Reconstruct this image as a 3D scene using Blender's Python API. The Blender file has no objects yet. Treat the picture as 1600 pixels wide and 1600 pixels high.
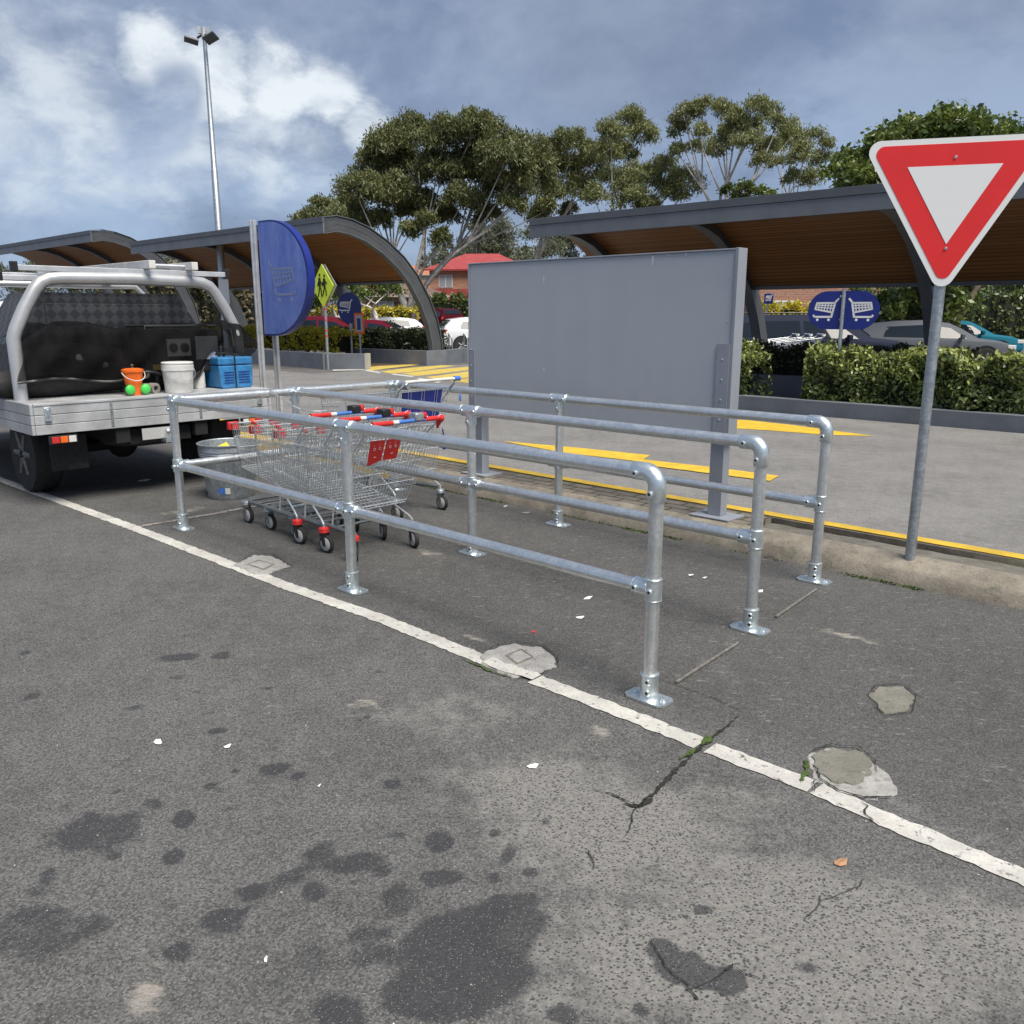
import bpy, bmesh, math, random
import numpy as np
from mathutils import Vector, Matrix
R = math.radians
random.seed(7); rng = np.random.default_rng(7)
scene = bpy.context.scene
COL = scene.collection

# ------------------------------------------------------------------ camera, sky, sun, exposure
F, PITCH, ROLL, CAMH = 1330.3, 0.2289, 0.0003, 1.6
cam = bpy.data.cameras.new('camera'); camo = bpy.data.objects.new('camera', cam); COL.objects.link(camo)
cam.sensor_width = 36; cam.lens = F/1600*36; cam.clip_start = .05; cam.clip_end = 2000
camo.location = (0, 0, CAMH); camo.rotation_euler = (math.pi/2-PITCH, -ROLL, 0)
scene.camera = camo
scene.view_settings.view_transform = 'Standard'; scene.view_settings.look = 'None'
scene.view_settings.exposure = 1.10; scene.view_settings.gamma = 1
SUN_EL, SUN_AZ = 60, -38      # azimuth of the sun seen from above, degrees east of the view axis; behind the camera
sun_dir = Vector((math.sin(R(180+SUN_AZ))*math.cos(R(SUN_EL)), math.cos(R(180+SUN_AZ))*math.cos(R(SUN_EL)), math.sin(R(SUN_EL))))
sl = bpy.data.lights.new('sun', 'SUN'); sl.energy = 2.7; sl.angle = R(34); sl.color = (1, .94, .84)
so = bpy.data.objects.new('sun', sl); COL.objects.link(so); so.location = (0, -5, 20)
so.rotation_euler = (-sun_dir).to_track_quat('-Z', 'Y').to_euler()

class NT:
    """small helper for node trees"""
    def __init__(s, nt): s.nt = nt
    def n(s, typ, **kw):
        nd = s.nt.nodes.new(typ)
        for k, v in kw.items():
            if k.startswith('i_'):
                key = k[2:]; key = int(key) if key.isdigit() else key
                nd.inputs[key].default_value = v
            else: setattr(nd, k, v)
        return nd
    def l(s, a, b): s.nt.links.new(a, b)
    def put(s, v, sock):
        if v is None: return
        if hasattr(v, 'type') and hasattr(v, 'links'): s.l(v, sock)
        else: sock.default_value = v
    def math(s, op, a, b=None, c=None, clamp=False):
        nd = s.n('ShaderNodeMath', operation=op); nd.use_clamp = clamp
        s.put(a, nd.inputs[0]); s.put(b, nd.inputs[1]); s.put(c, nd.inputs[2]); return nd.outputs[0]
    def vm(s, op, a, b=None):
        nd = s.n('ShaderNodeVectorMath', operation=op); s.put(a, nd.inputs[0]); s.put(b, nd.inputs[1])
        return nd.outputs['Value'] if op in ('DOT_PRODUCT', 'LENGTH', 'DISTANCE') else nd.outputs[0]
    def noise(s, vec, scale, detail=3, rough=.55, dist=0):
        nd = s.n('ShaderNodeTexNoise'); s.put(vec, nd.inputs['Vector'])
        nd.inputs['Scale'].default_value = scale; nd.inputs['Detail'].default_value = detail
        nd.inputs['Roughness'].default_value = rough; nd.inputs['Distortion'].default_value = dist
        return nd.outputs[0]
    def ramp(s, f, lo, hi):
        nd = s.n('ShaderNodeMapRange'); nd.interpolation_type = 'SMOOTHSTEP'
        s.put(f, nd.inputs[0]); nd.inputs[1].default_value = lo; nd.inputs[2].default_value = hi
        return nd.outputs[0]
    def mix(s, f, a, b, blend='MIX'):
        nd = s.n('ShaderNodeMix', data_type='RGBA', blend_type=blend)
        s.put(f, nd.inputs[0])
        for v, i in ((a, 6), (b, 7)):
            if isinstance(v, (tuple, list)): nd.inputs[i].default_value = (*v[:3], 1)
            else: s.put(v, nd.inputs[i])
        return nd.outputs[2]

w = bpy.data.worlds.new('World'); scene.world = w; w.use_nodes = True
w.node_tree.nodes.clear(); t = NT(w.node_tree)
sky = t.n('ShaderNodeTexSky', sky_type='NISHITA', sun_disc=False)
sky.sun_elevation = R(SUN_EL); sky.sun_rotation = R(180+SUN_AZ); sky.dust_density = 1.5
bg1 = t.n('ShaderNodeBackground', i_Strength=.06); t.l(sky.outputs[0], bg1.inputs[0])
gen = t.n('ShaderNodeTexCoord').outputs['Generated']
sep = t.n('ShaderNodeSeparateXYZ'); t.l(gen, sep.inputs[0])
dz = t.math('ADD', t.math('MAXIMUM', sep.outputs[2], 0), .45)
cx = t.n('ShaderNodeCombineXYZ'); t.put(t.math('DIVIDE', sep.outputs[0], dz), cx.inputs[0]); t.put(t.math('DIVIDE', sep.outputs[1], dz), cx.inputs[1])
P = cx.outputs[0]
n1 = t.noise(P, 2.3, 10, .58, .35)
n2 = t.noise(P, 8.0, 9, .62, .3)
n3 = t.noise(P, .9, 3, .5, .3)
def dirblob(x, y, r0, r1):
    d = Vector(((x-800)/F, 1, -((y-800)/F)))
    d = Vector((d.x, math.cos(PITCH)+d.z*math.sin(PITCH), -math.sin(PITCH)+d.z*math.cos(PITCH))).normalized()
    dist = t.vm('DISTANCE', t.vm('NORMALIZE', gen), tuple(d))
    return t.ramp(dist, r0, r1)      # 0 inside -> 1 outside, reversed ranges give 1 inside
warp = t.math('MULTIPLY', t.math('SUBTRACT', n1, .5), 1.7)
warp2 = t.math('MULTIPLY', t.math('SUBTRACT', n2, .5), 1.3)
def blob(x, y, rad, soft=.25, k=1.0):
    d = Vector(((x-800)/F, 1, -((y-800)/F)))
    d = Vector((d.x, math.cos(PITCH)+d.z*math.sin(PITCH), -math.sin(PITCH)+d.z*math.cos(PITCH))).normalized()
    dist = t.vm('DISTANCE', t.vm('NORMALIZE', gen), tuple(d))
    v = t.math('SUBTRACT', 1, t.math('DIVIDE', dist, rad))
    v = t.math('ADD', v, t.math('ADD', warp, warp2))
    return t.math('MULTIPLY', t.ramp(v, 0, soft*2.4), k)
# the break in the cloud deck, bright cloud behind it
br = blob(245, 100, .05)
for bx in ((330,125,.055,.25,1),(430,135,.050,.3,.95),(515,150,.045,.3,.9),(400,205,.085,.5,.72),(285,235,.080,.5,.62),(490,225,.060,.5,.62),(565,200,.040,.3,.7),(110,150,.10,.4,.6),(30,220,.10,.5,.5)):
    br = t.math('MAXIMUM', br, blob(*bx))
br = t.math('MULTIPLY', br, t.math('ADD', .62, t.math('MULTIPLY', t.ramp(n2, .35, .65), .5)))
dk = blob(275, 145, .035, .2); dk = t.math('MAXIMUM', dk, blob(240, 180, .045, .2, .9))
br = t.math('MULTIPLY', br, t.math('SUBTRACT', 1, t.math('MULTIPLY', dk, .75)), clamp=True)
base = t.mix(t.ramp(t.math('ADD', t.math('MULTIPLY', n1, .7), t.math('MULTIPLY', n2, .3)), .40, .62), (.084, .114, .182), (.168, .204, .275))
base = t.mix(t.math('MULTIPLY', t.ramp(n3, .42, .62), .5), base, (.120, .138, .185))
# clearer pale blue low in the sky
low = t.ramp(sep.outputs[2], .30, .02)
base = t.mix(t.math('MULTIPLY', low, t.ramp(n1, .3, .6)), base, (.165, .225, .33))
cl = t.mix(br, base, (.43, .455, .47))
bg2 = t.n('ShaderNodeBackground', i_Strength=1.0); t.l(cl, bg2.inputs[0])
mx = t.n('ShaderNodeMixShader', i_0=.86); t.l(bg1.outputs[0], mx.inputs[1]); t.l(bg2.outputs[0], mx.inputs[2])
wo = t.n('ShaderNodeOutputWorld'); t.l(mx.outputs[0], wo.inputs[0])

# ------------------------------------------------------------------ frames of reference
O = Vector((-2.5034, 6.295, 0)); TH = -0.7612
U = Vector((math.cos(TH), math.sin(TH), 0)); N = Vector((-math.sin(TH), math.cos(TH), 0))
def W(s, t_, z=0): return O+U*s+N*t_+Vector((0, 0, z))
_fw = Vector((0, math.cos(PITCH), -math.sin(PITCH))); _up = Vector((0, math.sin(PITCH), math.cos(PITCH)))
def ray(x, y): return _fw+Vector((1, 0, 0))*((x-800)/F)-_up*((y-800)/F)
def G(x, y, h=0):                     # where the photo's pixel meets the level h
    d = ray(x, y); return Vector((0, 0, CAMH))+d*((h-CAMH)/d.z)
def AT(x, y, Y): d = ray(x, y); return Vector((0, 0, CAMH))+d*(Y/d.y)

# ------------------------------------------------------------------ materials
def pmat(name, col, rough=.6, metal=0, spec=.5, coat=0, var=.0, vscale=8, bump=0, bscale=60, alpha=1, col2=None, transl=0, rvar=0):
    m = bpy.data.materials.new(name); m.use_nodes = True; q = NT(m.node_tree)
    b = m.node_tree.nodes['Principled BSDF']
    b.inputs['Roughness'].default_value = rough; b.inputs['Metallic'].default_value = metal
    b.inputs['Specular IOR Level'].default_value = spec; b.inputs['Coat Weight'].default_value = coat
    b.inputs['Alpha'].default_value = alpha
    pos = q.n('ShaderNodeNewGeometry').outputs['Position'] if False else q.n('ShaderNodeTexCoord').outputs['Object']
    c = (*col, 1)
    if var or col2:
        nz = q.noise(pos, vscale, 5, .6)
        f = q.ramp(nz, .3, .7)
        a = tuple(v*(1-var) for v in col); bb = tuple(min(1, v*(1+var)) for v in (col2 or col))
        cc = q.mix(f, a, bb); q.l(cc, b.inputs['Base Color'])
        if rvar: q.l(q.math('MULTIPLY_ADD', f, rvar, rough-rvar/2), b.inputs['Roughness'])
    else: b.inputs['Base Color'].default_value = c
    if bump:
        bp = q.n('ShaderNodeBump', i_Strength=bump, i_Distance=.01)
        q.l(q.noise(pos, bscale, 4), bp.inputs['Height']); q.l(bp.outputs[0], b.inputs['Normal'])
    return m

def galv_mat(name, c1=(.68, .71, .71), c2=(.84, .86, .85), rough=.31):
    m = bpy.data.materials.new(name); m.use_nodes = True; q = NT(m.node_tree); b = m.node_tree.nodes['Principled BSDF']
    pos = q.n('ShaderNodeTexCoord').outputs['Object']
    v = q.n('ShaderNodeTexVoronoi', i_Scale=70.0); q.l(pos, v.inputs['Vector'])
    sp = q.n('ShaderNodeSeparateColor'); q.l(v.outputs['Color'], sp.inputs[0])
    f = q.math('ADD', q.math('MULTIPLY', sp.outputs[0], .25), q.math('MULTIPLY', q.noise(pos, 14, 6, .65), .75))
    c = q.mix(q.ramp(f, .3, .8), c1, c2)
    streak = q.n('ShaderNodeMapping'); streak.inputs['Scale'].default_value = (9, 9, 1.1); q.l(pos, streak.inputs[0])
    d = q.ramp(q.noise(streak.outputs[0], 6, 5, .7), .58, .78)
    c = q.mix(q.math('MULTIPLY', d, .25), c, (.40, .41, .41))
    q.l(c, b.inputs['Base Color']); b.inputs['Metallic'].default_value = .9
    q.l(q.math('MULTIPLY_ADD', f, .22, rough-.06), b.inputs['Roughness'])
    bp = q.n('ShaderNodeBump', i_Strength=.035, i_Distance=.003); q.l(f, bp.inputs['Height']); q.l(bp.outputs[0], b.inputs['Normal'])
    return m

def leaf_mat(name, c1, c2, c3=None, rough=.55, transl=.25, sc=1.2):
    m = bpy.data.materials.new(name); m.use_nodes = True; q = NT(m.node_tree); b = m.node_tree.nodes['Principled BSDF']
    g = q.n('ShaderNodeNewGeometry')
    c = q.mix(g.outputs['Random Per Island'], c1, c2)
    f = q.ramp(q.noise(g.outputs['Position'], sc, 3), .4, .65)
    if c3: c = q.mix(q.math('MULTIPLY', f, .8), c, c3)
    df = q.n('ShaderNodeBsdfDiffuse'); q.l(c, df.inputs[0]); gl_ = q.n('ShaderNodeBsdfGlossy'); gl_.inputs['Roughness'].default_value = rough; gl_.inputs['Color'].default_value = (.85, .88, .85, 1)
    b = q.n('ShaderNodeMixShader', i_0=.06); q.l(df.outputs[0], b.inputs[1]); q.l(gl_.outputs[0], b.inputs[2])
    tr = q.n('ShaderNodeBsdfTranslucent'); q.l(c, tr.inputs[0])
    mxs = q.n('ShaderNodeMixShader', i_0=transl); q.l(b.outputs[0], mxs.inputs[1]); q.l(tr.outputs[0], mxs.inputs[2])
    q.l(mxs.outputs[0], m.node_tree.nodes['Material Output'].inputs[0])
    return m

def asphalt(name, base=(.100, .0985, .096), attrs=False, light=1.0, grain=1.0):
    m = bpy.data.materials.new(name); m.use_nodes = True; q = NT(m.node_tree); b = m.node_tree.nodes['Principled BSDF']
    pos = q.n('ShaderNodeNewGeometry').outputs['Position']
    mot = q.noise(pos, 1.1, 6, .65); mot2 = q.noise(pos, 9, 5, .65); fine = q.noise(pos, 130, 3, .7)
    c = q.mix(q.ramp(mot, .3, .7), tuple(v*.80 for v in base), tuple(v*1.22 for v in base))
    c = q.mix(q.math('MULTIPLY', q.ramp(mot2, .35, .7), .5), c, tuple(v*1.45 for v in base))
    c = q.mix(q.math('MULTIPLY', q.ramp(fine, .36, .66), .55*grain), c, tuple(v*.42 for v in base))
    va = q.n('ShaderNodeTexVoronoi', i_Scale=150.0); q.l(pos, va.inputs['Vector'])
    sa = q.n('ShaderNodeSeparateColor'); q.l(va.outputs['Color'], sa.inputs[0])
    gr = q.math('MULTIPLY_ADD', sa.outputs[2], .85*grain, 1-.38*grain)
    cg = q.n('ShaderNodeCombineColor'); [q.l(gr, cg.inputs[k]) for k in range(3)]
    c = q.mix(1.0, c, cg.outputs[0], 'MULTIPLY')
    # stones
    v = q.n('ShaderNodeTexVoronoi', i_Scale=210.0); q.l(pos, v.inputs['Vector'])
    sp = q.n('ShaderNodeSeparateColor'); q.l(v.outputs['Color'], sp.inputs[0])
    st = q.math('MULTIPLY', q.ramp(v.outputs['Distance'], .45, .25), q.ramp(sp.outputs[0], .80, .9))
    c = q.mix(q.math('MULTIPLY', st, .6*grain), c, (.30, .29, .27))
    v2 = q.n('ShaderNodeTexVoronoi', i_Scale=26.0); q.l(pos, v2.inputs['Vector'])
    sp2 = q.n('ShaderNodeSeparateColor'); q.l(v2.outputs['Color'], sp2.inputs[0])
    wh = q.math('MULTIPLY', q.ramp(v2.outputs['Distance'], .085, .05), q.ramp(sp2.outputs[1], .80, .84))
    c = q.mix(wh, c, (.52, .50, .46))
    rough = .88
    hgt = q.math('ADD', q.math('MULTIPLY', fine, .6), q.math('MULTIPLY', v.outputs['Distance'], .6))
    if attrs:
        def att(n_): return q.n('ShaderNodeAttribute', attribute_name=n_).outputs['Fac']
        w1 = q.math('SUBTRACT', mot2, .5); w2 = q.math('SUBTRACT', q.noise(pos, 38, 4, .7), .5); w0 = q.math('SUBTRACT', q.noise(pos, 2.4, 5, .6), .5)
        wsum = q.math('ADD', q.math('MULTIPLY', w1, 1.0), q.math('MULTIPLY', w2, .6))
        dk_ = q.mix(q.math('MULTIPLY', att('bay'), .30), c, (.035, .034, .033)); c = dk_
        # worn area: pale binder with dark stones showing
        worn = q.ramp(q.math('ADD', q.math('ADD', att('worn'), q.math('MULTIPLY', w0, 1.3)), wsum), .32, .85)
        mp = q.n('ShaderNodeMapping'); mp.inputs['Scale'].default_value = (1, 1.25, 1); mp.inputs['Rotation'].default_value = (0, 0, .5); q.l(pos, mp.inputs[0])
        v3 = q.n('ShaderNodeTexVoronoi', i_Scale=92.0); q.l(mp.outputs[0], v3.inputs['Vector'])
        s3 = q.n('ShaderNodeSeparateColor'); q.l(v3.outputs['Color'], s3.inputs[0])
        stone = q.math('MULTIPLY', q.ramp(q.math('ADD', v3.outputs['Distance'], q.math('MULTIPLY', w2, .12)), .40, .26), q.ramp(s3.outputs[0], .12, .3))
        v4 = q.n('ShaderNodeTexVoronoi', i_Scale=48.0); q.l(mp.outputs[0], v4.inputs['Vector']); s4 = q.n('ShaderNodeSeparateColor'); q.l(v4.outputs['Color'], s4.inputs[0])
        stone = q.math('MAXIMUM', stone, q.math('MULTIPLY', q.ramp(q.math('ADD', v4.outputs['Distance'], q.math('MULTIPLY', w2, .15)), .30, .20), q.ramp(s4.outputs[1], .55, .7)))
        pale = q.mix(q.ramp(q.noise(pos, 60, 4, .7), .3, .7), (.150, .146, .138), (.245, .236, .220))
        pale = q.mix(q.math('MULTIPLY', stone, .95), pale, (.036, .037, .042))
        c = q.mix(q.math('MULTIPLY', worn, .85), c, pale)
        # scuffs of pale dust
        stz = q.n('ShaderNodeMapping'); stz.inputs['Scale'].default_value = (1, 2.6, 1); stz.inputs['Rotation'].default_value = (0, 0, .76); q.l(pos, stz.inputs[0])
        sc = q.ramp(q.math('ADD', q.math('MULTIPLY', att('scuff'), .9), q.math('MULTIPLY', q.math('SUBTRACT', q.noise(stz.outputs[0], 11, 7, .78), .5), 2.1)), .42, .95)
        c = q.mix(q.math('MULTIPLY', sc, .75), c, (.33, .30, .265))
        spk = q.ramp(q.noise(stz.outputs[0], 13, 9, .82), .555, .68)
        c = q.mix(q.math('MULTIPLY', q.math('MULTIPLY', spk, att('bay')), .8), c, (.33, .315, .29))
        # stains
        sv = q.math('ADD', att('stain'), wsum)
        stn = q.ramp(sv, .28, .72)
        sdark = q.mix(q.math('MULTIPLY', st, .9), (.030, .031, .034), (.20, .20, .20))
        sdark = q.mix(q.math('MULTIPLY', wh, .6), sdark, (.4, .4, .38))
        c = q.mix(q.math('MULTIPLY', stn, .80), c, sdark)
        rgt = q.math('SUBTRACT', .88, q.math('MULTIPLY', stn, .22)); q.l(rgt, b.inputs['Roughness'])
        hgt = q.math('ADD', hgt, q.math('MULTIPLY', stone, .5))
    else: b.inputs['Roughness'].default_value = rough
    q.l(c, b.inputs['Base Color']); b.inputs['Specular IOR Level'].default_value = .35
    bp = q.n('ShaderNodeBump', i_Strength=.55*grain, i_Distance=.004); q.l(hgt, bp.inputs['Height']); q.l(bp.outputs[0], b.inputs['Normal'])
    return m

def worn_paint(name, col, wear=.5, sc=25):
    m = bpy.data.materials.new(name); m.use_nodes = True; q = NT(m.node_tree); b = m.node_tree.nodes['Principled BSDF']
    pos = q.n('ShaderNodeNewGeometry').outputs['Position']
    a = q.noise(pos, sc, 7, .75); f = q.ramp(a, wear, wear+.09)
    fine = q.noise(pos, 110, 3, .7)
    c = q.mix(q.ramp(q.noise(pos, 5, 5, .7), .3, .75), tuple(v*.68 for v in col), col)
    c = q.mix(q.math('MULTIPLY', q.ramp(fine, .45, .7), .35), c, tuple(v*.5 for v in col))
    v = q.n('ShaderNodeTexVoronoi', i_Scale=75.0); q.l(pos, v.inputs['Vector'])
    c = q.mix(q.math('MULTIPLY', q.ramp(v.outputs['Distance'], .35, .2), .22), c, (.2, .2, .19))
    c = q.mix(f, c, (.11, .107, .10)); q.l(c, b.inputs['Base Color']); b.inputs['Roughness'].default_value = .75
    bp = q.n('ShaderNodeBump', i_Strength=.5, i_Distance=.004); q.l(fine, bp.inputs['Height']); q.l(bp.outputs[0], b.inputs['Normal'])
    return m

def concrete(name, c1, c2, sc=6, moss=0, dark=(.07, .065, .055), rough=.9):
    m = bpy.data.materials.new(name); m.use_nodes = True; q = NT(m.node_tree); b = m.node_tree.nodes['Principled BSDF']
    pos = q.n('ShaderNodeNewGeometry').outputs['Position']
    c = q.mix(q.ramp(q.noise(pos, sc, 7, .7), .3, .7), c1, c2)
    c = q.mix(q.math('MULTIPLY', q.ramp(q.noise(pos, sc*2.2, 7, .75), .5, .75), .7), c, dark)
    c = q.mix(q.math('MULTIPLY', q.ramp(q.noise(pos, 90, 3, .7), .52, .7), .5), c, dark)
    if moss: c = q.mix(q.math('MULTIPLY', q.ramp(q.noise(pos, 4.5, 6, .7), .55, .68), moss), c, (.055, .07, .02))
    q.l(c, b.inputs['Base Color']); b.inputs['Roughness'].default_value = rough
    bp = q.n('ShaderNodeBump', i_Strength=.6, i_Distance=.01); q.l(q.noise(pos, 60, 6, .75), bp.inputs['Height']); q.l(bp.outputs[0], b.inputs['Normal'])
    return m

def brickmat(name, c1, c2, mortar, scale=1.0, bw=.24, bh=.08, ms=.012, axis='XY', rough=.85, rot=0):
    m = bpy.data.materials.new(name); m.use_nodes = True; q = NT(m.node_tree); b = m.node_tree.nodes['Principled BSDF']
    tc = q.n('ShaderNodeTexCoord').outputs['Object']
    mp = q.n('ShaderNodeMapping'); q.l(tc, mp.inputs[0])
    if axis == 'XZ': mp.inputs['Rotation'].default_value = (math.pi/2, 0, 0)
    else: mp.inputs['Rotation'].default_value = (0, 0, rot)
    br = q.n('ShaderNodeTexBrick', i_Scale=scale); q.l(mp.outputs[0], br.inputs['Vector'])
    br.inputs['Color1'].default_value = (*c1, 1); br.inputs['Color2'].default_value = (*c2, 1); br.inputs['Mortar'].default_value = (*mortar, 1)
    br.inputs['Brick Width'].default_value = bw; br.inputs['Row Height'].default_value = bh; br.inputs['Mortar Size'].default_value = ms
    c = q.mix(q.math('MULTIPLY', q.ramp(q.noise(tc, 9, 6, .7), .4, .7), .6), br.outputs[0], tuple(v*.45 for v in c1))
    q.l(c, b.inputs['Base Color']); b.inputs['Roughness'].default_value = rough
    bp = q.n('ShaderNodeBump', i_Strength=.5, i_Distance=.008); q.l(q.math('SUBTRACT', q.noise(tc, 50, 4), br.outputs['Fac']), bp.inputs['Height']); q.l(bp.outputs[0], b.inputs['Normal'])
    return m

def slatmat(name, c1, c2, step=.09, gap=(.02, .012, .008)):
    m = bpy.data.materials.new(name); m.use_nodes = True; q = NT(m.node_tree); b = m.node_tree.nodes['Principled BSDF']
    a = q.n('ShaderNodeAttribute', attribute_name='run').outputs['Fac']
    tc = q.n('ShaderNodeTexCoord').outputs['Object']
    u_ = q.math('DIVIDE', a, step); fr = q.math('FRACT', u_); idx = q.math('FLOOR', u_)
    cxx = q.n('ShaderNodeCombineXYZ'); q.put(idx, cxx.inputs[0])
    rnd = q.n('ShaderNodeTexWhiteNoise', noise_dimensions='1D'); q.put(idx, rnd.inputs['W'])
    mp = q.n('ShaderNodeMapping'); mp.inputs['Scale'].default_value = (.6, 9, 9); q.l(tc, mp.inputs[0])
    c = q.mix(q.math('ADD', q.math('MULTIPLY', rnd.outputs[0], .6), q.math('MULTIPLY', q.noise(mp.outputs[0], 4, 5), .4)), c1, c2)
    g = q.math('ADD', q.ramp(fr, .1, .03), q.ramp(fr, .9, .97), clamp=True)
    c = q.mix(g, c, gap); q.l(c, b.inputs['Base Color']); b.inputs['Roughness'].default_value = .5
    return m

M = {}
M['galv'] = galv_mat('galvanised_pipe')
M['galv_fit'] = galv_mat('zinc_fitting', (.66, .73, .75), (.82, .87, .88), .30)
M['galv_dull'] = galv_mat('galvanised_sheet', (.36, .39, .41), (.56, .60, .62), .42)
M['chrome'] = pmat('zinc_wire', (.58, .61, .63), .38, .7, var=.12, vscale=30)
M['frame_grey'] = pmat('cart_frame', (.20, .22, .23), .4, .55, var=.15, vscale=12)
M['asphalt'] = asphalt('asphalt_parking', attrs=True)
M['asphalt_far'] = asphalt('asphalt_far', (.105, .10, .097), grain=.6)
M['road'] = asphalt('asphalt_road', (.180, .176, .171), grain=.75)
M['white_line'] = worn_paint('white_line_paint', (.60, .585, .54), .56, 32)
M['thin_line'] = worn_paint('thin_line_paint', (.42, .37, .33), .48, 40)
M['yellow_paint'] = worn_paint('yellow_road_paint', (.76, .50, .035), .68)
M['zebra_paint'] = worn_paint('zebra_paint', (.66, .49, .10), .66)
M['yellow_kerb'] = worn_paint('yellow_kerb_paint', (.72, .47, .04), .62)
M['kerb'] = concrete('kerb_concrete', (.17, .15, .12), (.31, .275, .22), 5, .5)
M['paver'] = brickmat('brick_paver', (.15, .128, .105), (.20, .17, .14), (.045, .05, .025), 1, .23, .115, .012, rot=0)
M['patch'] = concrete('patch_concrete', (.27, .26, .25), (.40, .39, .37), 9)
M['patch_wet'] = concrete('patch_mortar', (.155, .15, .125), (.215, .205, .175), 7, dark=(.06, .058, .05))
M['crack'] = pmat('crack_dark', (.018, .018, .015), .95, var=.4, vscale=60)
M['moss'] = pmat('moss', (.05, .085, .015), .95, var=.5, vscale=60, bump=.8, bscale=120)
M['panel'] = pmat('sign_panel_grey', (.33, .355, .395), .45, 0, .4, var=.06, vscale=1.5)
M['panel_post'] = pmat('sign_post_grey', (.26, .28, .32), .42, 0, .5, var=.06, vscale=3)
M['charcoal'] = pmat('charcoal_steel', (.078, .083, .088), .42, .1, .5, var=.12, vscale=2)
M['fascia'] = pmat('fascia_grey', (.15, .165, .185), .5, .1, .4, var=.1, vscale=1.5)
M['fascia_top'] = pmat('fascia_cap', (.10, .11, .125), .5, .1, .4, var=.1, vscale=1.5)
M['planter'] = pmat('planter_wall', (.145, .158, .178), .6, 0, .4, var=.12, vscale=2.5, bump=.2)
M['planter_cap'] = pmat('planter_joint', (.42, .40, .34), .7)
M['slats'] = slatmat('timber_soffit', (.19, .080, .026), (.31, .145, .05))
M['red'] = pmat('red_plastic', (.56, .025, .022), .4, var=.1, vscale=20)
M['navy'] = pmat('navy_panel', (.010, .022, .19), .35, var=.15, vscale=4)
M['blue_plastic'] = pmat('blue_plastic', (.06, .17, .52), .42, var=.2, vscale=40)
M['white_plastic'] = pmat('white_plastic', (.62, .615, .59), .45, var=.13, vscale=9)
M['black_plastic'] = pmat('black_plastic', (.014, .014, .015), .45)
M['rubber'] = pmat('rubber', (.022, .022, .022), .8, var=.3, vscale=20)
M['hub'] = pmat('grey_hub', (.42, .42, .41), .5)
M['faded_blue'] = None
M['alu'] = pmat('aluminium', (.58, .60, .62), .38, .45, var=.15, vscale=6)
M['tray_board'] = pmat('tray_board', (.42, .43, .44), .5, .25, var=.22, vscale=3.2)
M['tube_silver'] = pmat('silver_tube', (.50, .51, .52), .36, .5, var=.08, vscale=4)
M['white_paint'] = pmat('white_car_paint', (.66, .67, .68), .14, 0, .5)
M['maroon'] = pmat('maroon_car_paint', (.10, .007, .018), .5, 0, .05)
M['burgundy'] = pmat('burgundy_car_paint', (.07, .005, .012), .5, 0, .05)
M['slate'] = pmat('slate_car_paint', (.024, .029, .048), .6, 0, .03)
M['silver'] = pmat('silver_car_paint', (.11, .12, .135), .5, 0, .05)
M['teal'] = pmat('teal_car_paint', (.02, .15, .22), .5, 0, .05)
M['glass'] = pmat('car_glass', (.012, .018, .026), .03, 0, .35)
M['win_glass'] = pmat('window_glass', (.30, .33, .36), .15, 0, .7)
M['dark'] = pmat('underbody', (.010, .010, .010), .8)
M['tail'] = pmat('tail_light', (.55, .03, .03), .25, coat=.5)
M['head'] = pmat('head_light', (.7, .7, .7), .2, coat=.5)
M['white'] = pmat('white_enamel', (.76, .77, .76), .4)
M['sign_red'] = pmat('sign_red', (.72, .025, .025), .4, var=.05, vscale=3)
M['sign_yellow'] = pmat('sign_yellow_green', (.72, .86, .02), .4)
M['black'] = pmat('black_film', (.012, .012, .012), .5)
M['orange'] = pmat('orange_plastic', (.78, .14, .015), .42, var=.1, vscale=20)
M['green'] = pmat('green_plastic', (.06, .55, .09), .4)
M['box_blue'] = pmat('toolbox_blue', (.03, .17, .38), .42, var=.2, vscale=14)
M['concrete_pipe'] = pmat('grey_pipe', (.24, .22, .20), .8, var=.3, vscale=20)
M['bark'] = pmat('gum_bark', (.38, .35, .31), .8, 0, .3, var=.25, vscale=2.5, col2=(.50, .47, .43), bump=.3, bscale=8)
M['bark_brown'] = pmat('brown_bark', (.12, .095, .075), .9, 0, .2, var=.3, vscale=3)
M['gum_leaf'] = leaf_mat('gum_leaf', (.092, .112, .034), (.175, .188, .068), (.135, .138, .045), transl=.3, sc=.35)
M['gum_leaf2'] = leaf_mat('gum_leaf_light', (.135, .160, .05), (.25, .26, .11), (.19, .20, .065), transl=.3, sc=.35)
M['grey_leaf'] = leaf_mat('grey_green_leaf', (.10, .115, .07), (.17, .18, .115), transl=.3)
M['dark_leaf'] = leaf_mat('dark_green_leaf', (.045, .075, .018), (.12, .17, .035), (.17, .21, .045), rough=.35, sc=1.5)
M['hedge_leaf'] = leaf_mat('hedge_leaf', (.040, .068, .020), (.135, .18, .048), (.19, .235, .07), rough=.38, sc=3)
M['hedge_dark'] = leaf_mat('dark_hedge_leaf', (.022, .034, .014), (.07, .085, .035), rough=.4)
M['hedge_tip'] = leaf_mat('young_leaf', (.30, .36, .08), (.44, .47, .16), rough=.4)
M['hedge_yellow'] = leaf_mat('yellow_hedge_leaf', (.46, .38, .02), (.74, .58, .03), (.33, .34, .03), sc=1.3)
M['dry_leaf'] = leaf_mat('dry_shrub_leaf', (.13, .10, .06), (.24, .19, .11), (.10, .11, .04), sc=.6)
M['core'] = pmat('shrub_core', (.009, .012, .006), .95, var=.4, vscale=9)
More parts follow.
